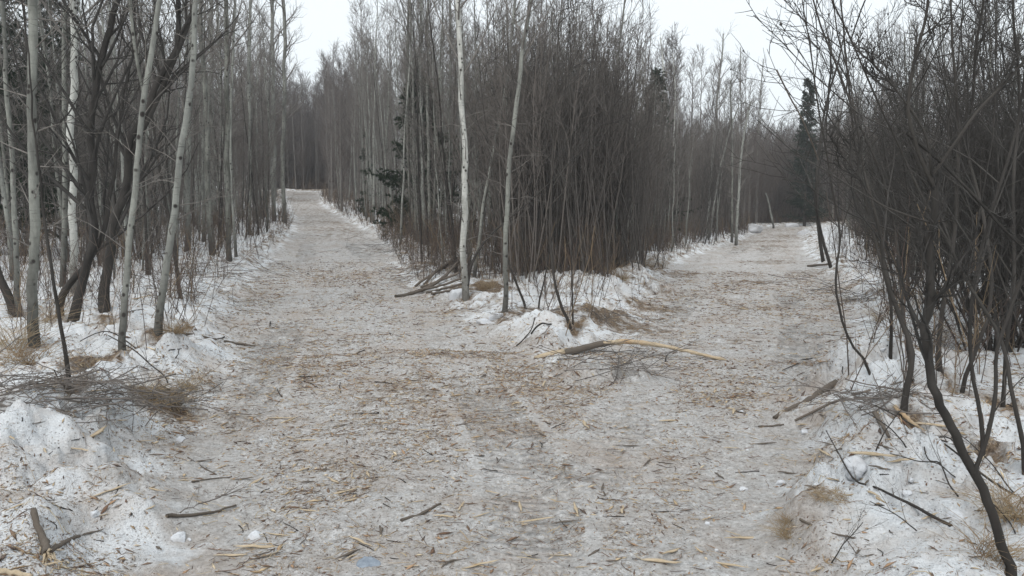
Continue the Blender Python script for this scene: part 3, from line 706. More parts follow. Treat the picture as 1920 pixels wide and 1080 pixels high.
# right side
alder_spots += [(x, y, 'alders right of the right trail', 'dark branching alder in the thicket right of the right trail') for x, y in scatter(9, U(1730), U(2080), 6.5, 11, -1.2)]
alder_spots += [(x, y, 'alders right of the right trail', 'dark branching alder in the thicket right of the right trail') for x, y in scatter(17, U(1700), U(2020), 11, 20, -.8) + scatter(27, U(1610), U(1980), 20, 36, -.8)]
sap_spots += [(x, y, 'saplings right of the right trail', 'thin grey sapling in the thicket right of the right trail') for x, y in scatter(16, U(1680), U(1960), 12, 22, -.5) + scatter(44, U(1585), U(1960), 22, 55, -.5)]
sapd_spots += [(x, y, 'dark saplings right of the right trail', 'thin dark sapling in the thicket right of the right trail') for x, y in scatter(20, U(1690), U(1960), 10, 20, -.5) + scatter(40, U(1585), U(1960), 20, 50, -.5)]
def z_at(spots):
    a = np.array([(s[0], s[1]) for s in spots]); return Hfull(a[:, 0], a[:, 1])
SKX = [-200, 530, 560, 600, 670, 1150, 1215, 1285, 1420, 1545, 1575, 1650, 1760, 2100]
SKY = [-900, -500, 70, 30, -150, 10, 150, 215, 230, 222, 150, 60, -60, -200]
def cap_scale(x, y, z, sc, h):
    px = 960 + FPX * x / y; top = np.interp(px, SKX, SKY) + rg.normal() * 14 + 25 * rg.rand()
    return min(sc, (EYE + (400 - top) / FPX * y - z) / h)
def place(spots, variants, name, cat, s0, s1, tall=None, parts=('trunk', 'crown'), cap=300):
    spots = sorted(spots, key=lambda s: s[1]); zz = z_at(spots)
    for i, (s, z) in enumerate(zip(spots, zz)):
        v = variants[rg.randint(len(variants))]; sc = cap_scale(s[0], s[1], z, s0 + (s1 - s0) * rg.rand(), {'aspen_tree': 10.5, 'aspen_sapling': 6.7, 'alder_sapling': 6.7, 'willow_shrub': 5.4, 'alder_shrub': 4.3}[name])
        if i >= cap: STUFF.append((s[0], s[1], z, sc)); continue
        ms = [('shrub', v)] if not isinstance(v, tuple) else list(zip(parts, v))
        inst(name, ms, s[3], cat, (s[0], s[1], z), rg.rand() * 6.28, sc, s[2])
STUFF = []
place(aspen_spots, ASP, 'aspen_tree', 'tree', .78, 1.12, cap=262)
place(sap_spots, SAP, 'aspen_sapling', 'sapling', .65, 1.25, cap=299)
place(sapd_spots, SAPD, 'alder_sapling', 'sapling', .55, 1.1, cap=299)
place(willow_spots, WIL, 'willow_shrub', 'shrub', .75, 1.08)
place(alder_spots, ALN, 'alder_shrub', 'shrub', .72, 1.05, parts=('stem', 'crown'))
# far woods closing the view: one merged mass
def far_mass():
    spots = []
    for (n, u0, u1, d0, d1, s0, s1) in [(520, U(-150), U(700), 62, 130, .85, 1.15), (260, U(540), U(1100), 70, 140, .85, 1.1), (420, U(1050), U(1600), 63, 120, .70, .98), (160, U(1400), U(1600), 64, 95, .45, .8), (200, U(500), U(660), 82, 120, .5, 1.1),
                                        (260, U(1590), U(2100), 45, 120, .6, .85), (60, U(1380), U(1560), 130, 180, .95, 1.25)]:
        for x, y in scatter(n, u0, u1, d0, d1, -.8, pw=1.5): spots.append((x, y, s0 + (s1 - s0) * rg.rand()))
    a = np.array([(s[0], s[1]) for s in spots]); zz = Hfull(a[:, 0], a[:, 1])
    data = [(x, y, z, cap_scale(x, y, z, s, 12.)) for (x, y, s), z in zip(spots, zz)] + [(x, y, z, s * .9) for x, y, z, s in STUFF]
    src = []
    for tr, cr in FAR:
        V = []; Fs = []; n = 0; C = []
        for me, col in ((tr, (.18, .168, .155)), (cr, (.135, .117, .107))):
            v = np.empty(len(me.vertices) * 3, np.float32); me.vertices.foreach_get('co', v); v = v.reshape(-1, 3)
            f = np.empty(len(me.loops), np.int32); me.loops.foreach_get('vertex_index', f)
            V.append(v); Fs.append(f.reshape(-1, 4) + n); n += len(v); C.append(np.tile(col, (len(v), 1)))
        src.append((np.concatenate(V), np.concatenate(Fs), np.concatenate(C)))
    acc = Acc(); bsrc = []
    for me in WIL[:3]:
        v = np.empty(len(me.vertices) * 3, np.float32); me.vertices.foreach_get('co', v); f = np.empty(len(me.loops), np.int32); me.loops.foreach_get('vertex_index', f)
        bsrc.append((v.reshape(-1, 3), f.reshape(-1, 4), np.tile((.13, .112, .10), (len(v) // 3, 1))))
    brush = []
    for (n, u0, u1, d0, d1, s0, s1) in [(60, U(1390), U(1570), 63, 76, .9, 1.5), (60, U(500), U(640), 82, 96, .7, 1.3), (70, U(1150), U(1430), 45, 62, 1.0, 1.4), (30, U(1590), U(1700), 36, 60, 1., 1.3)]:
        for x, y in scatter(n, u0, u1, d0, d1, -.8, pw=1.5): brush.append((x, y, s0 + (s1 - s0) * rg.rand()))
    for (x, y, s) in brush:
        V, F, C = bsrc[rg.randint(len(bsrc))]; a_ = rg.rand() * 6.28; ca, sa = math.cos(a_), math.sin(a_); z = H1(x, y); s = cap_scale(x, y, z, s, 5.6); W = V * s
        W = np.stack([W[:, 0] * ca - W[:, 1] * sa + x, W[:, 0] * sa + W[:, 1] * ca + y, W[:, 2] + z], 1); acc.add(W, F, C * (.8 + .4 * rg.rand()))
    for (x, y, z, s) in data:
        V, F, C = src[rg.randint(len(src))]; a_ = rg.rand() * 6.28; ca, sa = math.cos(a_), math.sin(a_)
        W = V * s; W = np.stack([W[:, 0] * ca - W[:, 1] * sa + x, W[:, 0] * sa + W[:, 1] * ca + y, W[:, 2] + z], 1)
        acc.add(W, F, C * (.75 + .6 * rg.rand()))
    o = obj('distant_woods', acc.mesh('distant_woods', M['tinted'], smooth=False)); tag(o, 'grey leafless young woods closing the view behind both trails', None, None, 'stuff')
far_mass()
# spruces
for i, (lab, px, pb, D, ptop, wd, dens) in enumerate([
    ('small dark spruce half hidden behind the four slim aspens', 790, 452, 28, 140, 1.9, 1.5),
    ('dark spruce top rising from the willow thicket shoulder', 1226, 425, 37, 132, 1.6, 1.3),
    ('lone pointed dark spruce at the far bend of the right trail', 1508, 425, 60, 150, 1.7, 1.5),
    ('dark old spruce behind the aspens at the left picture edge', -20, 440, 19, -260, 2.6, .9),
    ('dark spruce deeper in the left stand', 118, 440, 27, -140, 2.1, .9),
    ('narrow dark spruce standing behind the saplings left of the wedge', 690, 420, 44, 250, .8, .8),
    ]):
    b = at(px, pb, D); zb = H1(b[0], b[1]); h = at(px, ptop, D)[2] - zb
    tr, cr = spruce_meshes(i, h, wd, dens)
    o = thing('spruce_tree', lab, 'tree', (b[0], b[1], zb)); obj('trunk', tr, o); obj('crown', cr, o)

# ------------------------------------------------------------------ low growth and litter (uncountable)
def blades(acc, x, y, z, n, h, rng, spread, cols, wd=.003, tilt=.6):
    az = rng.rand(n) * 6.28; tl = tilt * rng.rand(n); L = h * (.5 + .7 * rng.rand(n))
    d = np.stack([np.cos(az) * np.sin(tl), np.sin(az) * np.sin(tl), np.cos(tl)], 1)
    p0 = np.stack([x + rng.normal(size=n) * spread, y + rng.normal(size=n) * spread, np.full(n, z) - .02], 1)
    P = np.empty((n, 4, 3)); P[:, 0] = p0
    for k in range(1, 4):
        d = nrmz(d + np.stack([np.cos(az) * .3, np.sin(az) * .3, np.full(n, -.22)], 1)); P[:, k] = P[:, k - 1] + d * (L / 3)[:, None]
    r = np.linspace(1, .25, 4)[None] * wd * (.7 + .6 * rng.rand(n))[:, None]
    V, F = tubes(P, r, 3)
    c = cols[rng.randint(len(cols), size=n)] if cols is not None else None
    acc.add(V, F, np.repeat(c, 12, axis=0) if c is not None else None)
def undergrowth():
    """thin reddish and grey shoots along the edges of the woods"""
    rng = np.random.RandomState(77); acc = Acc()
    cols = np.array([(.10, .072, .060), (.085, .068, .058), (.13, .105, .088), (.09, .075, .065), (.20, .15, .10)])
    zones = [(70, U(940), U(1240), 8.8, 15, -.25), (40, U(1560), U(1900), 5, 9, -.3), (60, U(20), U(400), 7, 11, -.3), (1700, U(-50), U(430), 10.5, 32, -.4), (500, U(390), U(545), 20, 45, -.2), (1100, U(700), U(960), 15.0, 30, -.05), (1000, U(940), U(1290), 14.5, 24, -.9), (900, U(1200), U(1430), 20, 50, -.2),
             (1200, U(590), U(800), 24, 70, -.1), (900, U(1520), U(1950), 7, 30, -.5), (1200, U(530), U(650), 80, 98, 5), (1000, U(1420), U(1560), 62, 74, 5)]
    Ps = []; Rs = []; Cs = []
    for n, u0, u1, d0, d1, sm in zones:
        u = u0 + (u1 - u0) * rng.rand(n * 2); d = np.sqrt(d0 ** 2 + (d1 ** 2 - d0 ** 2) * rng.rand(n * 2)); x = u * d; y = d
        k = (sdist(x, y) < sm) & (fbm(x * .8, y * .8, 2) > .36); x = x[k][:n]; y = y[k][:n]; z = Hfull(x, y)
        m = len(x); az = rng.rand(m) * 6.28; tl = .45 * rng.rand(m); L = .5 + 1.0 * rng.rand(m) ** 1.5
        dd = np.stack([np.cos(az) * np.sin(tl), np.sin(az) * np.sin(tl), np.cos(tl)], 1)
        P = np.empty((m, 5, 3)); P[:, 0] = np.stack([x, y, z - .05], 1)
        for kk in range(1, 5):
            dd = nrmz(dd + .12 * rng.normal(size=dd.shape)); P[:, kk] = P[:, kk - 1] + dd * (L / 4)[:, None]
        Ps.append(P); Rs.append((.0035 + .0035 * rng.rand(m))[:, None] * np.clip(y / 22, 1, 4)[:, None] * np.linspace(1, .45, 5)[None]); Cs.append(cols[rng.randint(5, size=m)])
    P = np.concatenate(Ps); Rr = np.concatenate(Rs); C = np.concatenate(Cs)
    acc.tube(P, Rr, 3, np.repeat(C, 15, axis=0))
    B, br = spawn(P, Rr, 5, .2, .95, .6, lambda t, i: .28 * np.ones_like(t), 4, .2, .12, .0025, rng, .6)
    acc.tube(B, br, 3, np.repeat(np.repeat(C, 5, axis=0), 12, axis=0))
    o = obj('undergrowth', acc.mesh('undergrowth', M['tinted'])); tag(o, 'knee high reddish brown shoots along the edges of the woods', None, None, 'stuff')
undergrowth()
CHIPCOL = np.array([(.46, .36, .24), (.60, .50, .36), (.38, .28, .18), (.33, .22, .14), (.20, .14, .10), (.12, .09, .075), (.26, .22, .19), (.38, .34, .30), (.16, .10, .07), (.48, .40, .31)])
def litter():
    rng = np.random.RandomState(5)
    Xs = []; 
    for n, r0, r1, pw in [(360000, 2.6, 9, 1.), (210000, 7, 22, 1.), (80000, 18, 60, 1.)]:
        r = r0 * (r1 / r0) ** rng.rand(n) if pw == 0 else (r0 ** pw + (r1 ** pw - r0 ** pw) * rng.rand(n)) ** (1 / pw)
        th = (rng.rand(n) * 2 - 1) * R(38); x = r * np.sin(th); y = r * np.cos(th)
        sd_ = sdist(x, y)
        dens = .20 + .90 * sstep(.40, .62, fbm(x * 1.3 + 2, y * 1.3, 4)) * (.35 + .65 * sstep(.35, .6, fbm(x * 5, y * 5 + 7, 2)))
        _, T_, W_ = tracks(x, y)
        dens = dens * (1 - .25 * W_) + .18 * np.exp(-((np.abs(T_) - .38) / .12) ** 2) * (sd_ > 0)
        dens = dens * np.where(sd_ > -.4, 1., .25 + .8 * sstep(.5, .66, fbm(x * 2.1 + 50, y * 2.1, 3)))
        cz = np.zeros_like(x)
        for (px, py, rad, s_) in CHIPZ:
            q = G(px, py); cz = np.maximum(cz, np.exp(-((x - q[0]) ** 2 + (y - q[1]) ** 2) / rad ** 2))
        dens = dens + cz * .30
        k = rng.rand(n) < dens; Xs.append(np.stack([x[k], y[k], r[k]], 1))
    A = np.concatenate(Xs); n = len(A); x, y, rr = A.T
    z = Hfull(x, y); e = .02; nx = -(Hfull(x + e, y) - z) / e; ny = -(Hfull(x, y + e) - z) / e
    nrm = nrmz(np.stack([nx, ny, np.ones(n)], 1))
    _, T_, W_ = tracks(x, y); z = z - .004 * W_
    az = rng.rand(n) * 6.28; d = np.stack([np.cos(az), np.sin(az), np.zeros(n)], 1); d = nrmz(d - nrm * (d * nrm).sum(1, keepdims=True) + nrm * (.18 * rng.normal(size=n))[:, None])
    s = nrmz(np.cross(nrm, d))
    scl = np.clip(rr / 7, .8, 2.2)
    L = np.exp(rng.normal(size=n) * .7) * .0085 * scl; W = L * (.10 + .22 * rng.rand(n)); thin = rng.rand(n) < .45; W = np.where(thin, .0012 * scl, W); L = np.where(thin, L * 1.5, L); L = np.minimum(L, .07); W = np.minimum(W, .010)
    T = W * .45
    c = np.stack([x, y, z], 1) + nrm * (T * .6 + .001)[:, None]
    bend = nrm * (L * .12 * rng.rand(n))[:, None]
    a0 = c - d * L[:, None]; a1 = c + d * L[:, None] * .8 + s * (W * .5)[:, None]
    # six-point sliver: two ends, a ridge and two flanks
    v = np.stack([a0, a1, c + s * W[:, None] + bend, c - s * W[:, None] + bend, c + nrm * T[:, None] + bend, c - nrm * T[:, None]], 1)
    f = np.array([(0, 2, 4), (0, 4, 3), (1, 4, 2), (1, 3, 4), (0, 5, 2), (0, 3, 5), (1, 2, 5), (1, 5, 3)])
    F = (np.arange(n)[:, None, None] * 6 + f[None]).reshape(-1, 3)
    ci = rng.choice(10, n, p=[.11, .07, .12, .13, .13, .11, .12, .09, .08, .04]); C = CHIPCOL[ci] * (.8 + .35 * rng.rand(n))[:, None]
    me = mesh_from('wood_chip_litter', v.reshape(-1, 3), F, M['tinted'], sizes=3, tint=np.repeat(C, 6, axis=0))
    o = obj('wood_chip_litter', me); tag(o, 'shredded wood chips and bark bits strewn over the packed snow', None, None, 'stuff')
litter()
def straw_litter():
    rng = np.random.RandomState(6); n = 16000
    r = 2.6 + (20 - 2.6) * rng.rand(n) ** 1.1; th = (rng.rand(n) * 2 - 1) * R(37); x = r * np.sin(th); y = r * np.cos(th)
    k = rng.rand(n) < sstep(.42, .7, fbm(x * 1.6 + 9, y * 1.6 + 4, 3)) + .08; x = x[k]; y = y[k]; n = len(x)
    az = rng.rand(n) * 6.28; L = .03 + .10 * rng.rand(n) ** 2; P = np.empty((n, 4, 3))
    for kk in range(4):
        P[:, kk, 0] = x; P[:, kk, 1] = y; x = x + np.cos(az) * L / 3; y = y + np.sin(az) * L / 3; az = az + .35 * rng.normal(size=n)
    P[:, :, 2] = Hfull(P[:, :, 0], P[:, :, 1]) + .003 + .006 * rng.rand(n, 4)
    Rr = (.0007 + .0012 * rng.rand(n))[:, None] * np.ones(4)[None] * np.clip(r[k] / 6, 1, 2.2)[:, None]
    cols = np.array([(.44, .31, .17), (.20, .12, .08), (.11, .08, .065), (.52, .42, .27)])
    acc = Acc(); acc.tube(P, Rr, 3, np.repeat(cols[rng.randint(4, size=n)], 12, axis=0))
    o = obj('straw_litter', acc.mesh('straw_litter', M['tinted'])); tag(o, 'fine dead grass straws and rootlets lying on the dirty snow', None, None, 'stuff')
straw_litter()

# ------------------------------------------------------------------ countable things on the ground
def ground_path(px, lift=.0, n=14, span=False):
    pts = []
    for i, q in enumerate(px):
        g = G(q[0], q[1]); h = q[2] if len(q) > 2 else 0.
        pts.append(g + np.array([0, 0, lift + h]))
    return smooth_path(pts, n)
def stick(name, label, cat, px, w0, w1, mat='stick', twigs=0, group=None, sides=7, seed=0, caps=True, tl=.25):
    rng = np.random.RandomState(2000 + seed + int(px[0][0]))
    Q = ground_path(px, 0.); D = Q[0, 1]; r0 = w0 / 2 / FPX * D; r1 = w1 / 2 / FPX * D
    Q[:, 2] += r0 * .6
    Q += rng.normal(size=Q.shape) * r0 * .15
    base = Q[0].copy(); t = np.linspace(0, 1, len(Q)); Rr = (r0 + (r1 - r0) * t)[None]
    a = Acc(); a.tube((Q - base)[None], Rr, sides, bumpy=.15, rng=rng, caps=caps)
    if not twigs:
        o = obj(name, a.mesh(name, M[mat]), loc=tuple(base)); return tag(o, label, cat, group)
    root = thing(name, label, cat, tuple(base), group=group)
    obj('stem', a.mesh('stem', M[mat]), root)
    c = Acc(); B, br = spawn((Q - base)[None], Rr, twigs, .15, .95, .6, lambda t, i: tl * np.ones_like(t), 5, .02, .12, .0018, rng, .5)
    B[:, :, 2] = np.maximum(B[:, :, 2], (Q[0, 2] - base[2]) - .02 + .02 * rng.rand(*B.shape[:2])); c.tube(B, br, 4)
    C, cr = spawn(B, br, 3, .2, .95, .6, lambda t, i: tl * .4 * np.ones_like(t), 3, .02, .12, .0014, rng, .6); C[:, :, 2] = np.maximum(C[:, :, 2], B[:, :, 2].min() - .01); c.tube(C, cr, 3)
    obj('twigs' if False else 'crown', c.mesh('twig', M['dtwig']), root)
    return root
ST = stick
def torn_branch():
    rng = np.random.RandomState(91); Q = smooth_path([G(95, 1066) + [0, 0, .02], G(84, 1025) + [0, 0, .02], G(74, 1000) + [0, 0, .02], G(62, 975) + [0, 0, .05]], 18); Q += rng.normal(size=Q.shape) * .002
    base = Q[0].copy(); Q = Q - base; root = thing('broken_branch', 'reddish broken branch with torn orange end on the left snow near the bottom corner', 'branch', tuple(base))
    r = np.linspace(.020, .011, 18) * (.9 + .25 * rng.rand(18)); a = Acc(); a.tube(Q[None, 4:], r[None, 4:], 8, bumpy=.18, rng=rng, caps=True); obj('bark', a.mesh('bark', M['stick']), root)
    b = Acc()
    for k in range(9):
        o_ = rng.normal(size=3) * .008; P = Q[5:0:-1] + o_ + np.linspace(0, 1, 5)[:, None] * rng.normal(size=3) * .018; b.tube(P[None], (np.linspace(.006, .0015, 5))[None], 5, bumpy=.3, rng=rng)
    obj('torn_end', b.mesh('torn_end', M['wood']), root)
torn_branch()
ST('broken_branch', 'short dark branch lying beside the torn orange branch', 'branch', [(90, 1038), (125, 1018), (148, 1008)], 12, 7)
ST('plank_piece', 'pale peeled wood piece poking in at the bottom left corner', 'wood', [(-30, 1070), (20, 1076), (60, 1085)], 14, 10, 'wood')
ST('fallen_branch', 'straight stick lying from the foot of the leaning aspen onto the left trail', 'branch', [(300, 622), (350, 628), (405, 638)], 7, 5)
ST('fallen_branch', 'short stick further along the left trail edge past the straight one', 'branch', [(420, 642), (450, 646), (478, 650)], 5, 3)
ST('fallen_branch', 'twiggy branch on the left trail surface with splintered yellow wood', 'branch', [(312, 970), (360, 968), (400, 962), (442, 950)], 8, 4, twigs=4)
ST('fallen_branch', 'smooth grey crooked stick in the middle foreground of the trail', 'branch', [(752, 978), (790, 966), (808, 955), (826, 946)], 7, 5)
ST('fallen_branch', 'thick grey branch lying at the edge of the right trail', 'branch', [(1453, 786), (1480, 768), (1520, 752), (1548, 732), (1570, 720)], 9, 15)
ST('fallen_branch', 'thin dark twig running on from the thick grey branch', 'branch', [(1422, 801), (1445, 800), (1470, 797)], 4, 3)
ST('fallen_branch', 'long thin pole on the litter right of the far right trail', 'branch', [(1515, 500), (1560, 496), (1610, 490)], 5, 3)
ST('fallen_branch', 'dark twig with side shoots on the trail left of centre', 'branch', [(352, 858), (378, 876), (405, 890)], 3, 2, twigs=3, tl=.12)
ST('fallen_branch', 'straight dark twig below the other on the trail left of centre', 'branch', [(360, 905), (400, 898), (432, 896)], 4, 2)
ST('fallen_branch', 'long dark branch lying over the snow at the foot of the right bank', 'branch', [(1500, 975), (1550, 1000), (1600, 1010), (1630, 1015)], 5, 3)
ST('fallen_branch', 'dark branch arching over snow beside the broken stump', 'branch', [(1490, 790), (1560, 768, .05), (1620, 752, .06), (1690, 730, .05)], 5, 3, twigs=8)
ST('peeled_stick', 'pale peeled stick leaning beside the broken stump', 'stick', [(1678, 776, .04), (1705, 798, .02), (1735, 812)], 9, 6, 'wood')
ST('peeled_stick', 'dark short stick propped in the snow below the broken stump', 'stick', [(1638, 792, .05), (1652, 808, .03), (1668, 822)], 9, 6)
ST('fallen_branch', 'broad curved dark branch at the upper end of the branch pile on the trail corner', 'branch', [(741, 558), (775, 552), (800, 545), (830, 534, .1), (860, 520, .3)], 7, 6)
for i, p in enumerate([[(790, 540), (820, 535, .05), (860, 528, .15)], [(785, 546), (830, 541, .04), (866, 536, .12)], [(800, 550), (840, 545, .04), (870, 541, .08)], [(778, 538), (810, 525, .1), (850, 512, .2)], [(795, 535), (820, 520, .15), (858, 505, .25)],
                       [(810, 552), (838, 550, .02), (862, 546, .05)]]):
    ST('pile_branch', ['topmost', 'lowest', 'nearest', 'farthest', 'steepest', 'shortest'][i] + ' dark branch of the pile at the corner of the left trail', 'branch', p, 5, 4, seed=i, group='branches piled at the corner of the left trail')
# the long split log across the apex
def split_log():
    pts = [G(1002, 672), G(1070, 664) + [0, 0, .03], G(1130, 660) + [0, 0, .10], G(1180, 668) + [0, 0, .17], G(1240, 668) + [0, 0, .12], G(1300, 670) + [0, 0, .05], G(1362, 676)]
    Q = smooth_path(pts, 34); base = Q[0].copy(); Q = Q - base; rng = np.random.RandomState(4)
    root = thing('split_log', 'long bent split log with raw yellow wood lying across the apex of the trails', 'log', tuple(base))
    t = np.linspace(0, 1, 34); r = .020 + .017 * np.sin(np.clip(t * 1.1 + .15, 0, 1) * math.pi) ; r[-1] = .008; r[0] = .015
    a = Acc(); a.tube(Q[None], (r)[None] * np.interp(t, [0, .1, .36, .52, 1], [.6, 1.04, 1.02, .5, .4])[None], 9, bumpy=.2, rng=rng, caps=True); obj('bark', a.mesh('bark', M['stick']), root)
    sl = slice(13, 34); b = Acc(); QQ = Q[sl] + [0, -.004, .004]; b.tube(QQ[None], (r[sl] * np.interp(np.arange(21), [0, 5, 20], [.75, .95, .9]))[None], 7, bumpy=.32, rng=rng, caps=True); obj('bare_wood', b.mesh('bare_wood', M['wood']), root)
    sl = slice(0, 6); b = Acc(); QQ = Q[sl] + [0, -.006, .010]; b.tube(QQ[None], (r[sl] * .95)[None], 7, bumpy=.22, rng=rng, caps=True); obj('torn_end', b.mesh('torn_end', M['wood']), root)
split_log()
def brush_pile(label, px, n, L, seed, spread=.35, mat='dtwig', h=.12, az0=None):
    rng = np.random.RandomState(seed); g = G(*px)
    az = (rng.rand(n) * 6.28 if az0 is None else az0 + rng.normal(size=n) * .5)
    x = rng.normal(size=n) * spread * .6; y = rng.normal(size=n) * spread * .35; z = h * rng.rand(n) ** 1.5 + .01
    P = np.empty((n, 6, 3)); d = np.stack([np.cos(az), np.sin(az) * .7, .22 * rng.normal(size=n)], 1); d = nrmz(d)
    ln = L * (.5 + .8 * rng.rand(n)); P[:, 0] = np.stack([x, y, z], 1) - d * (ln / 2)[:, None]
    for k in range(1, 6):
        d = nrmz(d + .10 * rng.normal(size=d.shape)); P[:, k] = P[:, k - 1] + d * (ln / 5)[:, None]
    hz = Hfull(P[:, :, 0] + g[0], P[:, :, 1] + g[1]) - g[2]; P[:, :, 2] = np.maximum(P[:, :, 2], hz + .004)
    r0 = .0022 + .004 * rng.rand(n) ** 2; Rr = r0[:, None] * np.linspace(1, .5, 6)[None]
    a = Acc(); a.tube(P, Rr, 5)
    B, br = spawn(P, Rr, 4, .2, .95, .6, lambda t, i: L * .3 * np.ones_like(t), 4, .0, .12, .0014, rng, .6)
    hz = Hfull(B[:, :, 0] + g[0], B[:, :, 1] + g[1]) - g[2]; B[:, :, 2] = np.maximum(B[:, :, 2], hz + .004); a.tube(B, br, 4)
    o = obj('brush_pile', a.mesh('brush_pile', M[mat]), loc=tuple(g)); tag(o, label, 'brush')
brush_pile('tangled dark twig pile on the left snowbank against the picture edge', (60, 745), 60, .8, 1, .7, h=.10)
brush_pile('low row of dark twigs running from the left pile to the trail', (200, 765), 34, .8, 2, .5, h=.10)
brush_pile('twig heap at the trail edge beside the matted grass clump', (320, 762), 24, .4, 3, .26, h=.10)
brush_pile('loose grey twig brush over the snow under the split log', (1150, 690), 14, .9, 4, .45, h=.14, az0=.2)
brush_pile('sparse dry twigs on the brown duff at the tip of the wedge', (1120, 600), 26, .6, 21, .55, h=.08)
brush_pile('sparse dry twigs on the brown duff between the lone aspen and the snow', (985, 590), 20, .5, 22, .4, h=.08)
brush_pile('grey twig brush at the right end of the split log', (1215, 705), 14, .6, 5, .3, h=.20)
brush_pile('dark twigs lying over the hollow at the broken stump', (1640, 760), 30, .6, 6, .3, h=.08)
brush_pile('brushwood lying on snow under the leaning grey aspen', (400, 520), 34, 1.2, 7, .9, 'stick', h=.3)
brush_pile('brushwood along the left trail beyond the leaning aspens', (340, 560), 30, 1.3, 8, .8, 'stick', h=.35)
brush_pile('loose brush on the snow between the alders beside the right trail', (1640, 560), 40, 1.2, 9, .9, h=.35)
brush_pile('brush strewn at the right picture edge behind the alders', (1820, 650), 50, 1.2, 10, .9, h=.35)
brush_pile('dark brush heap behind the whitest birch at the wedge edge', (820, 515), 60, 1.6, 11, .9, h=.5)
brush_pile('fallen brush along the bend of the left trail', (745, 470), 40, 1.6, 12, 1.0, h=.4)
brush_pile('dark fallen brush on the snow left of the tall aspen twins', (300, 470), 40, 1.8, 13, 1.5, h=.5)
# arching wands and shoots
def wand(label, px, w0, w1, D, n1=4, tl=.14, mat='alder', seed=0, name='bare_shoot'):
    rng = np.random.RandomState(3000 + seed); pts = np.array([at(a, b, d) for (a, b), d in zip(px, D)]); Q = smooth_path(pts, 16); Q += rng.normal(size=Q.shape) * .003; Q[:, 2] = np.maximum(Q[:, 2], Hfull(Q[:, 0], Q[:, 1]) + .012 + .03 * (1 - np.linspace(-1, 1, 16) ** 2))
    for _ in range(3): Q[1:-1] = (Q[:-2] + 2 * Q[1:-1] + Q[2:]) / 4
    base = Q[0].copy(); r0 = w0 / 2 / FPX * D[0]; r1 = w1 / 2 / FPX * D[-1]; Rr = np.linspace(r0, r1, 16)[None]
    root = thing(name, label, 'twig', tuple(base)); a = Acc(); a.tube((Q - base)[None], Rr, 6); obj('stem', a.mesh('stem', M[mat]), root)
    if n1:
        c = Acc(); B, br = spawn((Q - base)[None], Rr, n1, .2, .95, .55, lambda t, i: tl * (1.2 - t), 5, .1, .14, .0010, rng, .55); c.tube(B, br, 4)
        C, cr = spawn(B, br, 2, .3, .9, .5, lambda t, i: tl * .3 * np.ones_like(t), 3, .1, .14, .0009, rng, .6); c.tube(C, cr, 3); obj('crown', c.mesh('twig', M['dtwig']), root)
wand('dark arching shoot bending left over the snow lump near the bottom right', [(1775, 1100), (1720, 1035), (1660, 985), (1615, 940), (1590, 880), (1560, 825), (1548, 805)], 7, 2, [3.35, 3.5, 3.7, 3.8, 3.9, 4.0, 4.1], 3, .22)
wand('forked dark shoot with finer branches in front of the big alder trunk', [(1790, 1050), (1760, 990), (1735, 940), (1725, 930)], 4, 2, [3.6, 3.8, 3.9, 4.0], 3, .25, seed=1)
wand('pair of straight dark wands slanting under the big alder trunk', [(1935, 1000), (1880, 940), (1800, 850), (1700, 790), (1640, 760)], 6, 2, [3.4, 3.7, 4.1, 4.6, 4.9], 3, .2, seed=2)
wand('thin low branch reaching left from the big alder over the snow', [(1830, 925), (1760, 918), (1690, 915), (1620, 900)], 4, 2, [4.3, 4.4, 4.5, 4.6], 4, .2, seed=3)
wand('branching twig lying against the snow in the right foreground', [(1700, 925), (1740, 945), (1800, 955), (1822, 940)], 4, 2, [4.4, 4.3, 4.2, 4.2], 5, .2, seed=4)
wand('single pale tipped shoot rising against the sky above the far right trail', [(1535, 300), (1510, 235), (1482, 185), (1470, 160), (1456, 130)], 3, 3, [6.2, 6.0, 5.9, 5.8, 5.8], 2, .10, 'stick', seed=5)
wand('thin twig standing up out of the dirty snow mound', [(968, 665), (985, 640), (998, 615), (1003, 595)], 3, 2, [9.2, 9.2, 9.2, 9.2], 2, .2, seed=6)
wand('short dark twig stuck in the dirty snow mound', [(995, 662), (1010, 642), (1034, 622)], 4, 3, [9.2, 9.2, 9.3], 0, .1, seed=7)
wand('low bare twig arching over the left snow beside the grass clump', [(300, 755), (240, 640), (200, 610), (150, 640)], 3, 2, [7.2, 7.5, 7.6, 7.6], 4, .25, seed=8)
wand('crooked bare twig standing in the left snow near the twig heap', [(318, 790), (312, 730), (262, 660), (205, 630)], 3, 2, [6.6, 6.7, 6.8, 7.0], 3, .25, seed=9)
rw = np.random.RandomState(31)
WL = ['thin curved twig rising from the snow in the right foreground', 'forked bare twig in the snow left of the big alder trunk', 'low crooked twig over the litter below the stump', 'dark whip arching from the snow beside the big alder', 'slender twig in the snow at the right picture edge', 'bent twig on the right bank above the white block', 'bare twig at the very foot of the right bank', 'short branching twig in the snow behind the big alder trunk']
for i, (px, py, dx, dy) in enumerate([(1720, 1000, -90, -60), (1790, 900, -120, -50), (1700, 840, -80, -70), (1900, 930, -110, -120), (1905, 1010, -70, -90), (1640, 850, 60, -90), (1560, 1060, 60, -80), (1850, 800, 90, -110)]):
    g = G(px, py); D = g[1]; q = [(px, py), (px + dx * .3, py + dy * .45), (px + dx * .7, py + dy * .8), (px + dx, py + dy)]
    wand(WL[i], q, 2.8, 1.6, [D, D + .02, D + .05, D + .05], 4, .24, seed=40 + i)
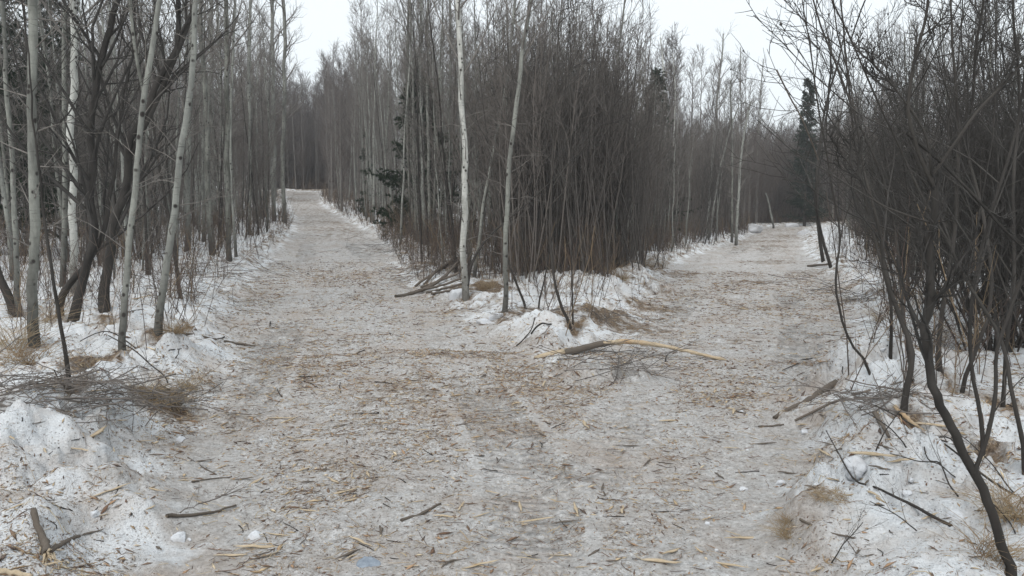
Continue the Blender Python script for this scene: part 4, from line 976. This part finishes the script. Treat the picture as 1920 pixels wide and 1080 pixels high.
# snow chunks
def chunk(label, px, r, seed, sq=.75, name='snow_chunk', mat='snow', jag=.22, cat='snow lump', group=None, xs=1.):
    rng = np.random.RandomState(4000 + seed); nu, nv = 36, 21
    v = (np.arange(nv) / (nv - 1)) * math.pi; u = np.arange(nu) / nu * 2 * math.pi; UU, VV = np.meshgrid(u, v)
    d = np.stack([np.sin(VV) * np.cos(UU), np.sin(VV) * np.sin(UU), np.cos(VV)], -1)
    o_ = rng.rand(3) * 50
    nz = fbm(d[..., 0] * 1.6 + o_[0] + d[..., 2] * .9, d[..., 1] * 1.6 + o_[1] - d[..., 2] * 1.2, 2) - .5
    nz2 = fbm(d[..., 0] * 5 + o_[2] + d[..., 2] * 3, d[..., 1] * 5 + o_[1] + d[..., 2] * 4, 3) - .5
    N_ = nrmz(rng.normal(size=(13, 3))); h_ = .72 + .45 * rng.rand(13)
    q = np.einsum('ijk,lk->ijl', d, N_); q = np.where(q > .15, h_ / np.maximum(q, .15), 9.)
    rad = r * (np.minimum(q.min(-1), 1.45) * .85 + jag * 1.2 * nz + jag * .9 * nz2)
    P = d * rad[..., None] * np.array([xs, 1, sq]); P = P.reshape(-1, 3)
    i = np.arange(nv - 1)[:, None] * nu; j = np.arange(nu)[None]; F = np.stack([i + j, i + nu + j, i + nu + (j + 1) % nu, i + (j + 1) % nu], -1).reshape(-1, 4)
    g = G(*px); o = obj(name, mesh_from(name, P, F, M[mat], True, 4), loc=(g[0], g[1], g[2] + r * sq * (-.05 if 'clod' in name else .05))); o.rotation_euler = (rng.rand() * .5, rng.rand() * .5, rng.rand() * 6.28)
    return tag(o, label, cat, group)
chunk('white angular snow block on the right bank above the bright snow mound', (1602, 878), .075, 1, .7, jag=.45)
chunk('upright pointed snow block at the foot of the dark twisted sapling', (860, 556), .12, 4, 1.3)
chunk('whitish snow lump left of the dirty mound at the apex', (908, 606), .12, 5, .6)
chunk('small snow lump right of the lone forward aspen', (932, 596), .11, 6, .7)
chunk('snow lump at the far bend left of the right trail', (1408, 432), .5, 18, .6, xs=1.5)
chunk('white snow block standing right of the far right trail', (1506, 440), .32, 19, .8)
chunk('snow lump closing the far end of the right trail', (1484, 425), .6, 20, .45, xs=1.5)
chunk('blue grey flat stone in the trail at the bottom edge', (690, 1060), .045, 30, .25, 'stone', 'stone', .1, 'stone', xs=1.4)
rs = np.random.RandomState(9)
k_ = 0
for i in range(34):      # small broken snow clods on the trail margins
    for _ in range(40):
        px = rs.uniform(20, 1900); py = rs.uniform(560, 1070); g = hit(px, py, Hbase); s_ = float(sdist(g[:1], g[1:2])[0])
        if -.8 < s_ < .45: break
    chunk('small broken clod of crusted snow on the margin of the packed trail', (px, py), .010 + .030 * rs.rand() ** 2.5, 100 + i, .7, 'snow_clod', cat='snow clod', group='snow clods along the trail margins')
# grass tufts and splinters
def tuft_mesh(seed, n, h, spread, tilt):
    rng = np.random.RandomState(seed); a = Acc(); blades(a, 0, 0, 0, n, h, rng, spread, None, .0022, tilt); return a.mesh('grass_tuft', M['straw'])
TUFT = [tuft_mesh(i, 150, .30, .05, 1.0) for i in range(3)]; MAT_ = [tuft_mesh(20 + i, 260, .20, .09, 1.5) for i in range(2)]; TALL = [tuft_mesh(40 + i, 110, .75, .09, .65) for i in range(2)]
for (px, py, kind, sc, lab) in [
    (20, 655, 2, 1.1, 'tall dead grass tuft against the left picture edge under the pale aspens'), (50, 680, 0, 1.4, 'dead grass tuft spilling over the snow at the foot of the stout aspen'),
    (165, 690, 1, 1.0, 'matted brown grass clump in a snow hollow between two trunks'), (300, 745, 1, .95, 'matted golden grass clump at the trail edge beside the twig heap'), (275, 735, 0, .8, 'upright straws behind the matted golden clump'),
    (350, 725, 0, .9, 'thin straw tuft on the trail side of the matted golden clump'), (240, 662, 0, .7, 'small grass collar round the foot of the forked aspen'), (210, 610, 1, .6, 'flat brown grass patch behind the forked aspen'),
    (330, 620, 0, .9, 'grass tuft at the foot of the trail edge aspen'), (1555, 925, 1, .45, 'small brown leaf clump at the edge of the right trail'), (1480, 1000, 0, .5, 'straw tuft sticking out of snow near the bottom right'),
    (905, 545, 2, .5, 'tall rusty grass clump between the white birch and the lone aspen'), (920, 540, 2, .55, 'second rusty grass clump beside the lone forward aspen'), (1080, 610, 0, .7, 'golden grass tuft behind the dirty snow mound'),
    (1145, 515, 2, .7, 'rusty grass clump under the willow thicket'), (1210, 500, 2, .8, 'rusty grass clump at the right shoulder of the thicket'), (1240, 500, 2, .8, 'pale grass clump at the outer corner of the thicket'),
    (1170, 525, 0, 1.2, 'low grass tuft on the snow below the thicket'), (1480, 975, 0, .35, 'tiny grass tuft on the right trail margin'), (1850, 1040, 0, .8, 'pale straws at the foot of the big alder trunk'), (1900, 960, 0, .9, 'pale straws right of the big alder trunk'),
    (95, 600, 2, .8, 'tall straw clump between the stout aspen and the elbowed alder'), (1650, 600, 2, .6, 'straw clump among the alders right of the trail'), (1760, 640, 2, .6, 'straw clump behind the big alder trunk')]:
    g = G(px, py); me = [TUFT, MAT_, TALL][kind][rs.randint(2)]; o = obj('grass_tuft', me, loc=(g[0], g[1], g[2] - .01)); o.scale = (sc,) * 3; o.rotation_euler = (0, 0, rs.rand() * 6); tag(o, lab, 'grass tuft')
SPL = []
for i in range(5):
    rng = np.random.RandomState(60 + i); K = 7; t = np.linspace(-1, 1, K); P = np.stack([t * .07, .0015 * rng.normal(size=K), .004 + .004 * rng.rand(K)], 1)[None]
    a = Acc(); a.tube(P, (.0085 * (1 - t ** 2 * .85) * (.8 + .4 * rng.rand(K)))[None], 5, bumpy=.35, rng=rng, caps=True)
    SPL.append(a.mesh('wood_splinter', M['wood'])); SPL[-1].vertices.foreach_get
    co = np.empty(len(SPL[-1].vertices) * 3, np.float32); SPL[-1].vertices.foreach_get('co', co); co = co.reshape(-1, 3); co[:, 2] *= .5; SPL[-1].vertices.foreach_set('co', co.ravel())
BRK = []
for me in SPL:
    b = me.copy(); b.materials.clear(); b.materials.append(M['stick']); BRK.append(b)
spots = []
spots += [(1395, 580, 1.8), (1375, 772, 1.6), (1095, 795, 1.8), (1020, 720, 1.6), (1590, 780, 1.5), (1545, 850, 1.4), (1640, 855, 2.0), (1690, 865, 1.5), (1560, 900, 1.0), (490, 1028, 1.6), (1400, 1010, 1.2), (540, 690, 1.2),
          (1080, 955, 1.2), (540, 790, 1.6), (525, 785, 1.3), (900, 1060, 1.1), (1340, 735, 1.6), (1260, 790, 1.4), (640, 925, 1.2), (690, 890, 1.2), (480, 905, 1.3), (1240, 1055, 1.6), (1760, 800, 1.6), (1880, 700, 1.6), (260, 560, 2.2), (180, 815, 1.8)]
for _ in range(230):
    py = 430 + 640 * rs.rand() ** .8; spots.append((rs.uniform(20, 1900), py, rs.uniform(.35, 1.15)))
for i, (px, py, sc) in enumerate(spots):
    g = G(px, py)
    if g[1] > 40: continue
    dark = rs.rand() < .38 and i > 26
    o = obj('wood_splinter' if not dark else 'bark_piece', (BRK if dark else SPL)[rs.randint(5)], loc=(g[0], g[1], g[2] + .003)); sc *= max(1, g[1] / 9)
    o.scale = (sc * rs.uniform(.7, 1.4), sc, sc); o.rotation_euler = (0, rs.normal() * .08, rs.rand() * 6.28)
    if dark: tag(o, 'dark sliver of torn bark lying on the packed snow', 'bark', 'bark slivers strewn over the ground')
    else: tag(o, 'raw yellowish splinter of shredded wood lying on the packed snow', 'splinter', 'wood splinters strewn over the ground')
for i in range(70):      # thin twigs lying about
    px = rs.uniform(30, 1890); py = 560 + 500 * rs.rand(); a_ = rs.rand() * 6.28; l = rs.uniform(15, 50); p = [(px, py), (px + l * .5 * math.cos(a_) + rs.normal() * 3, py + l * .2 * math.sin(a_)), (px + l * math.cos(a_), py + l * .4 * math.sin(a_))]
    ST('fallen_twig', 'thin dark twig dropped on the dirty snow', 'twig', p, 2.6, 1.4, 'alder', sides=4, seed=i, group='thin twigs scattered on the ground')
if HAZE: build_haze()
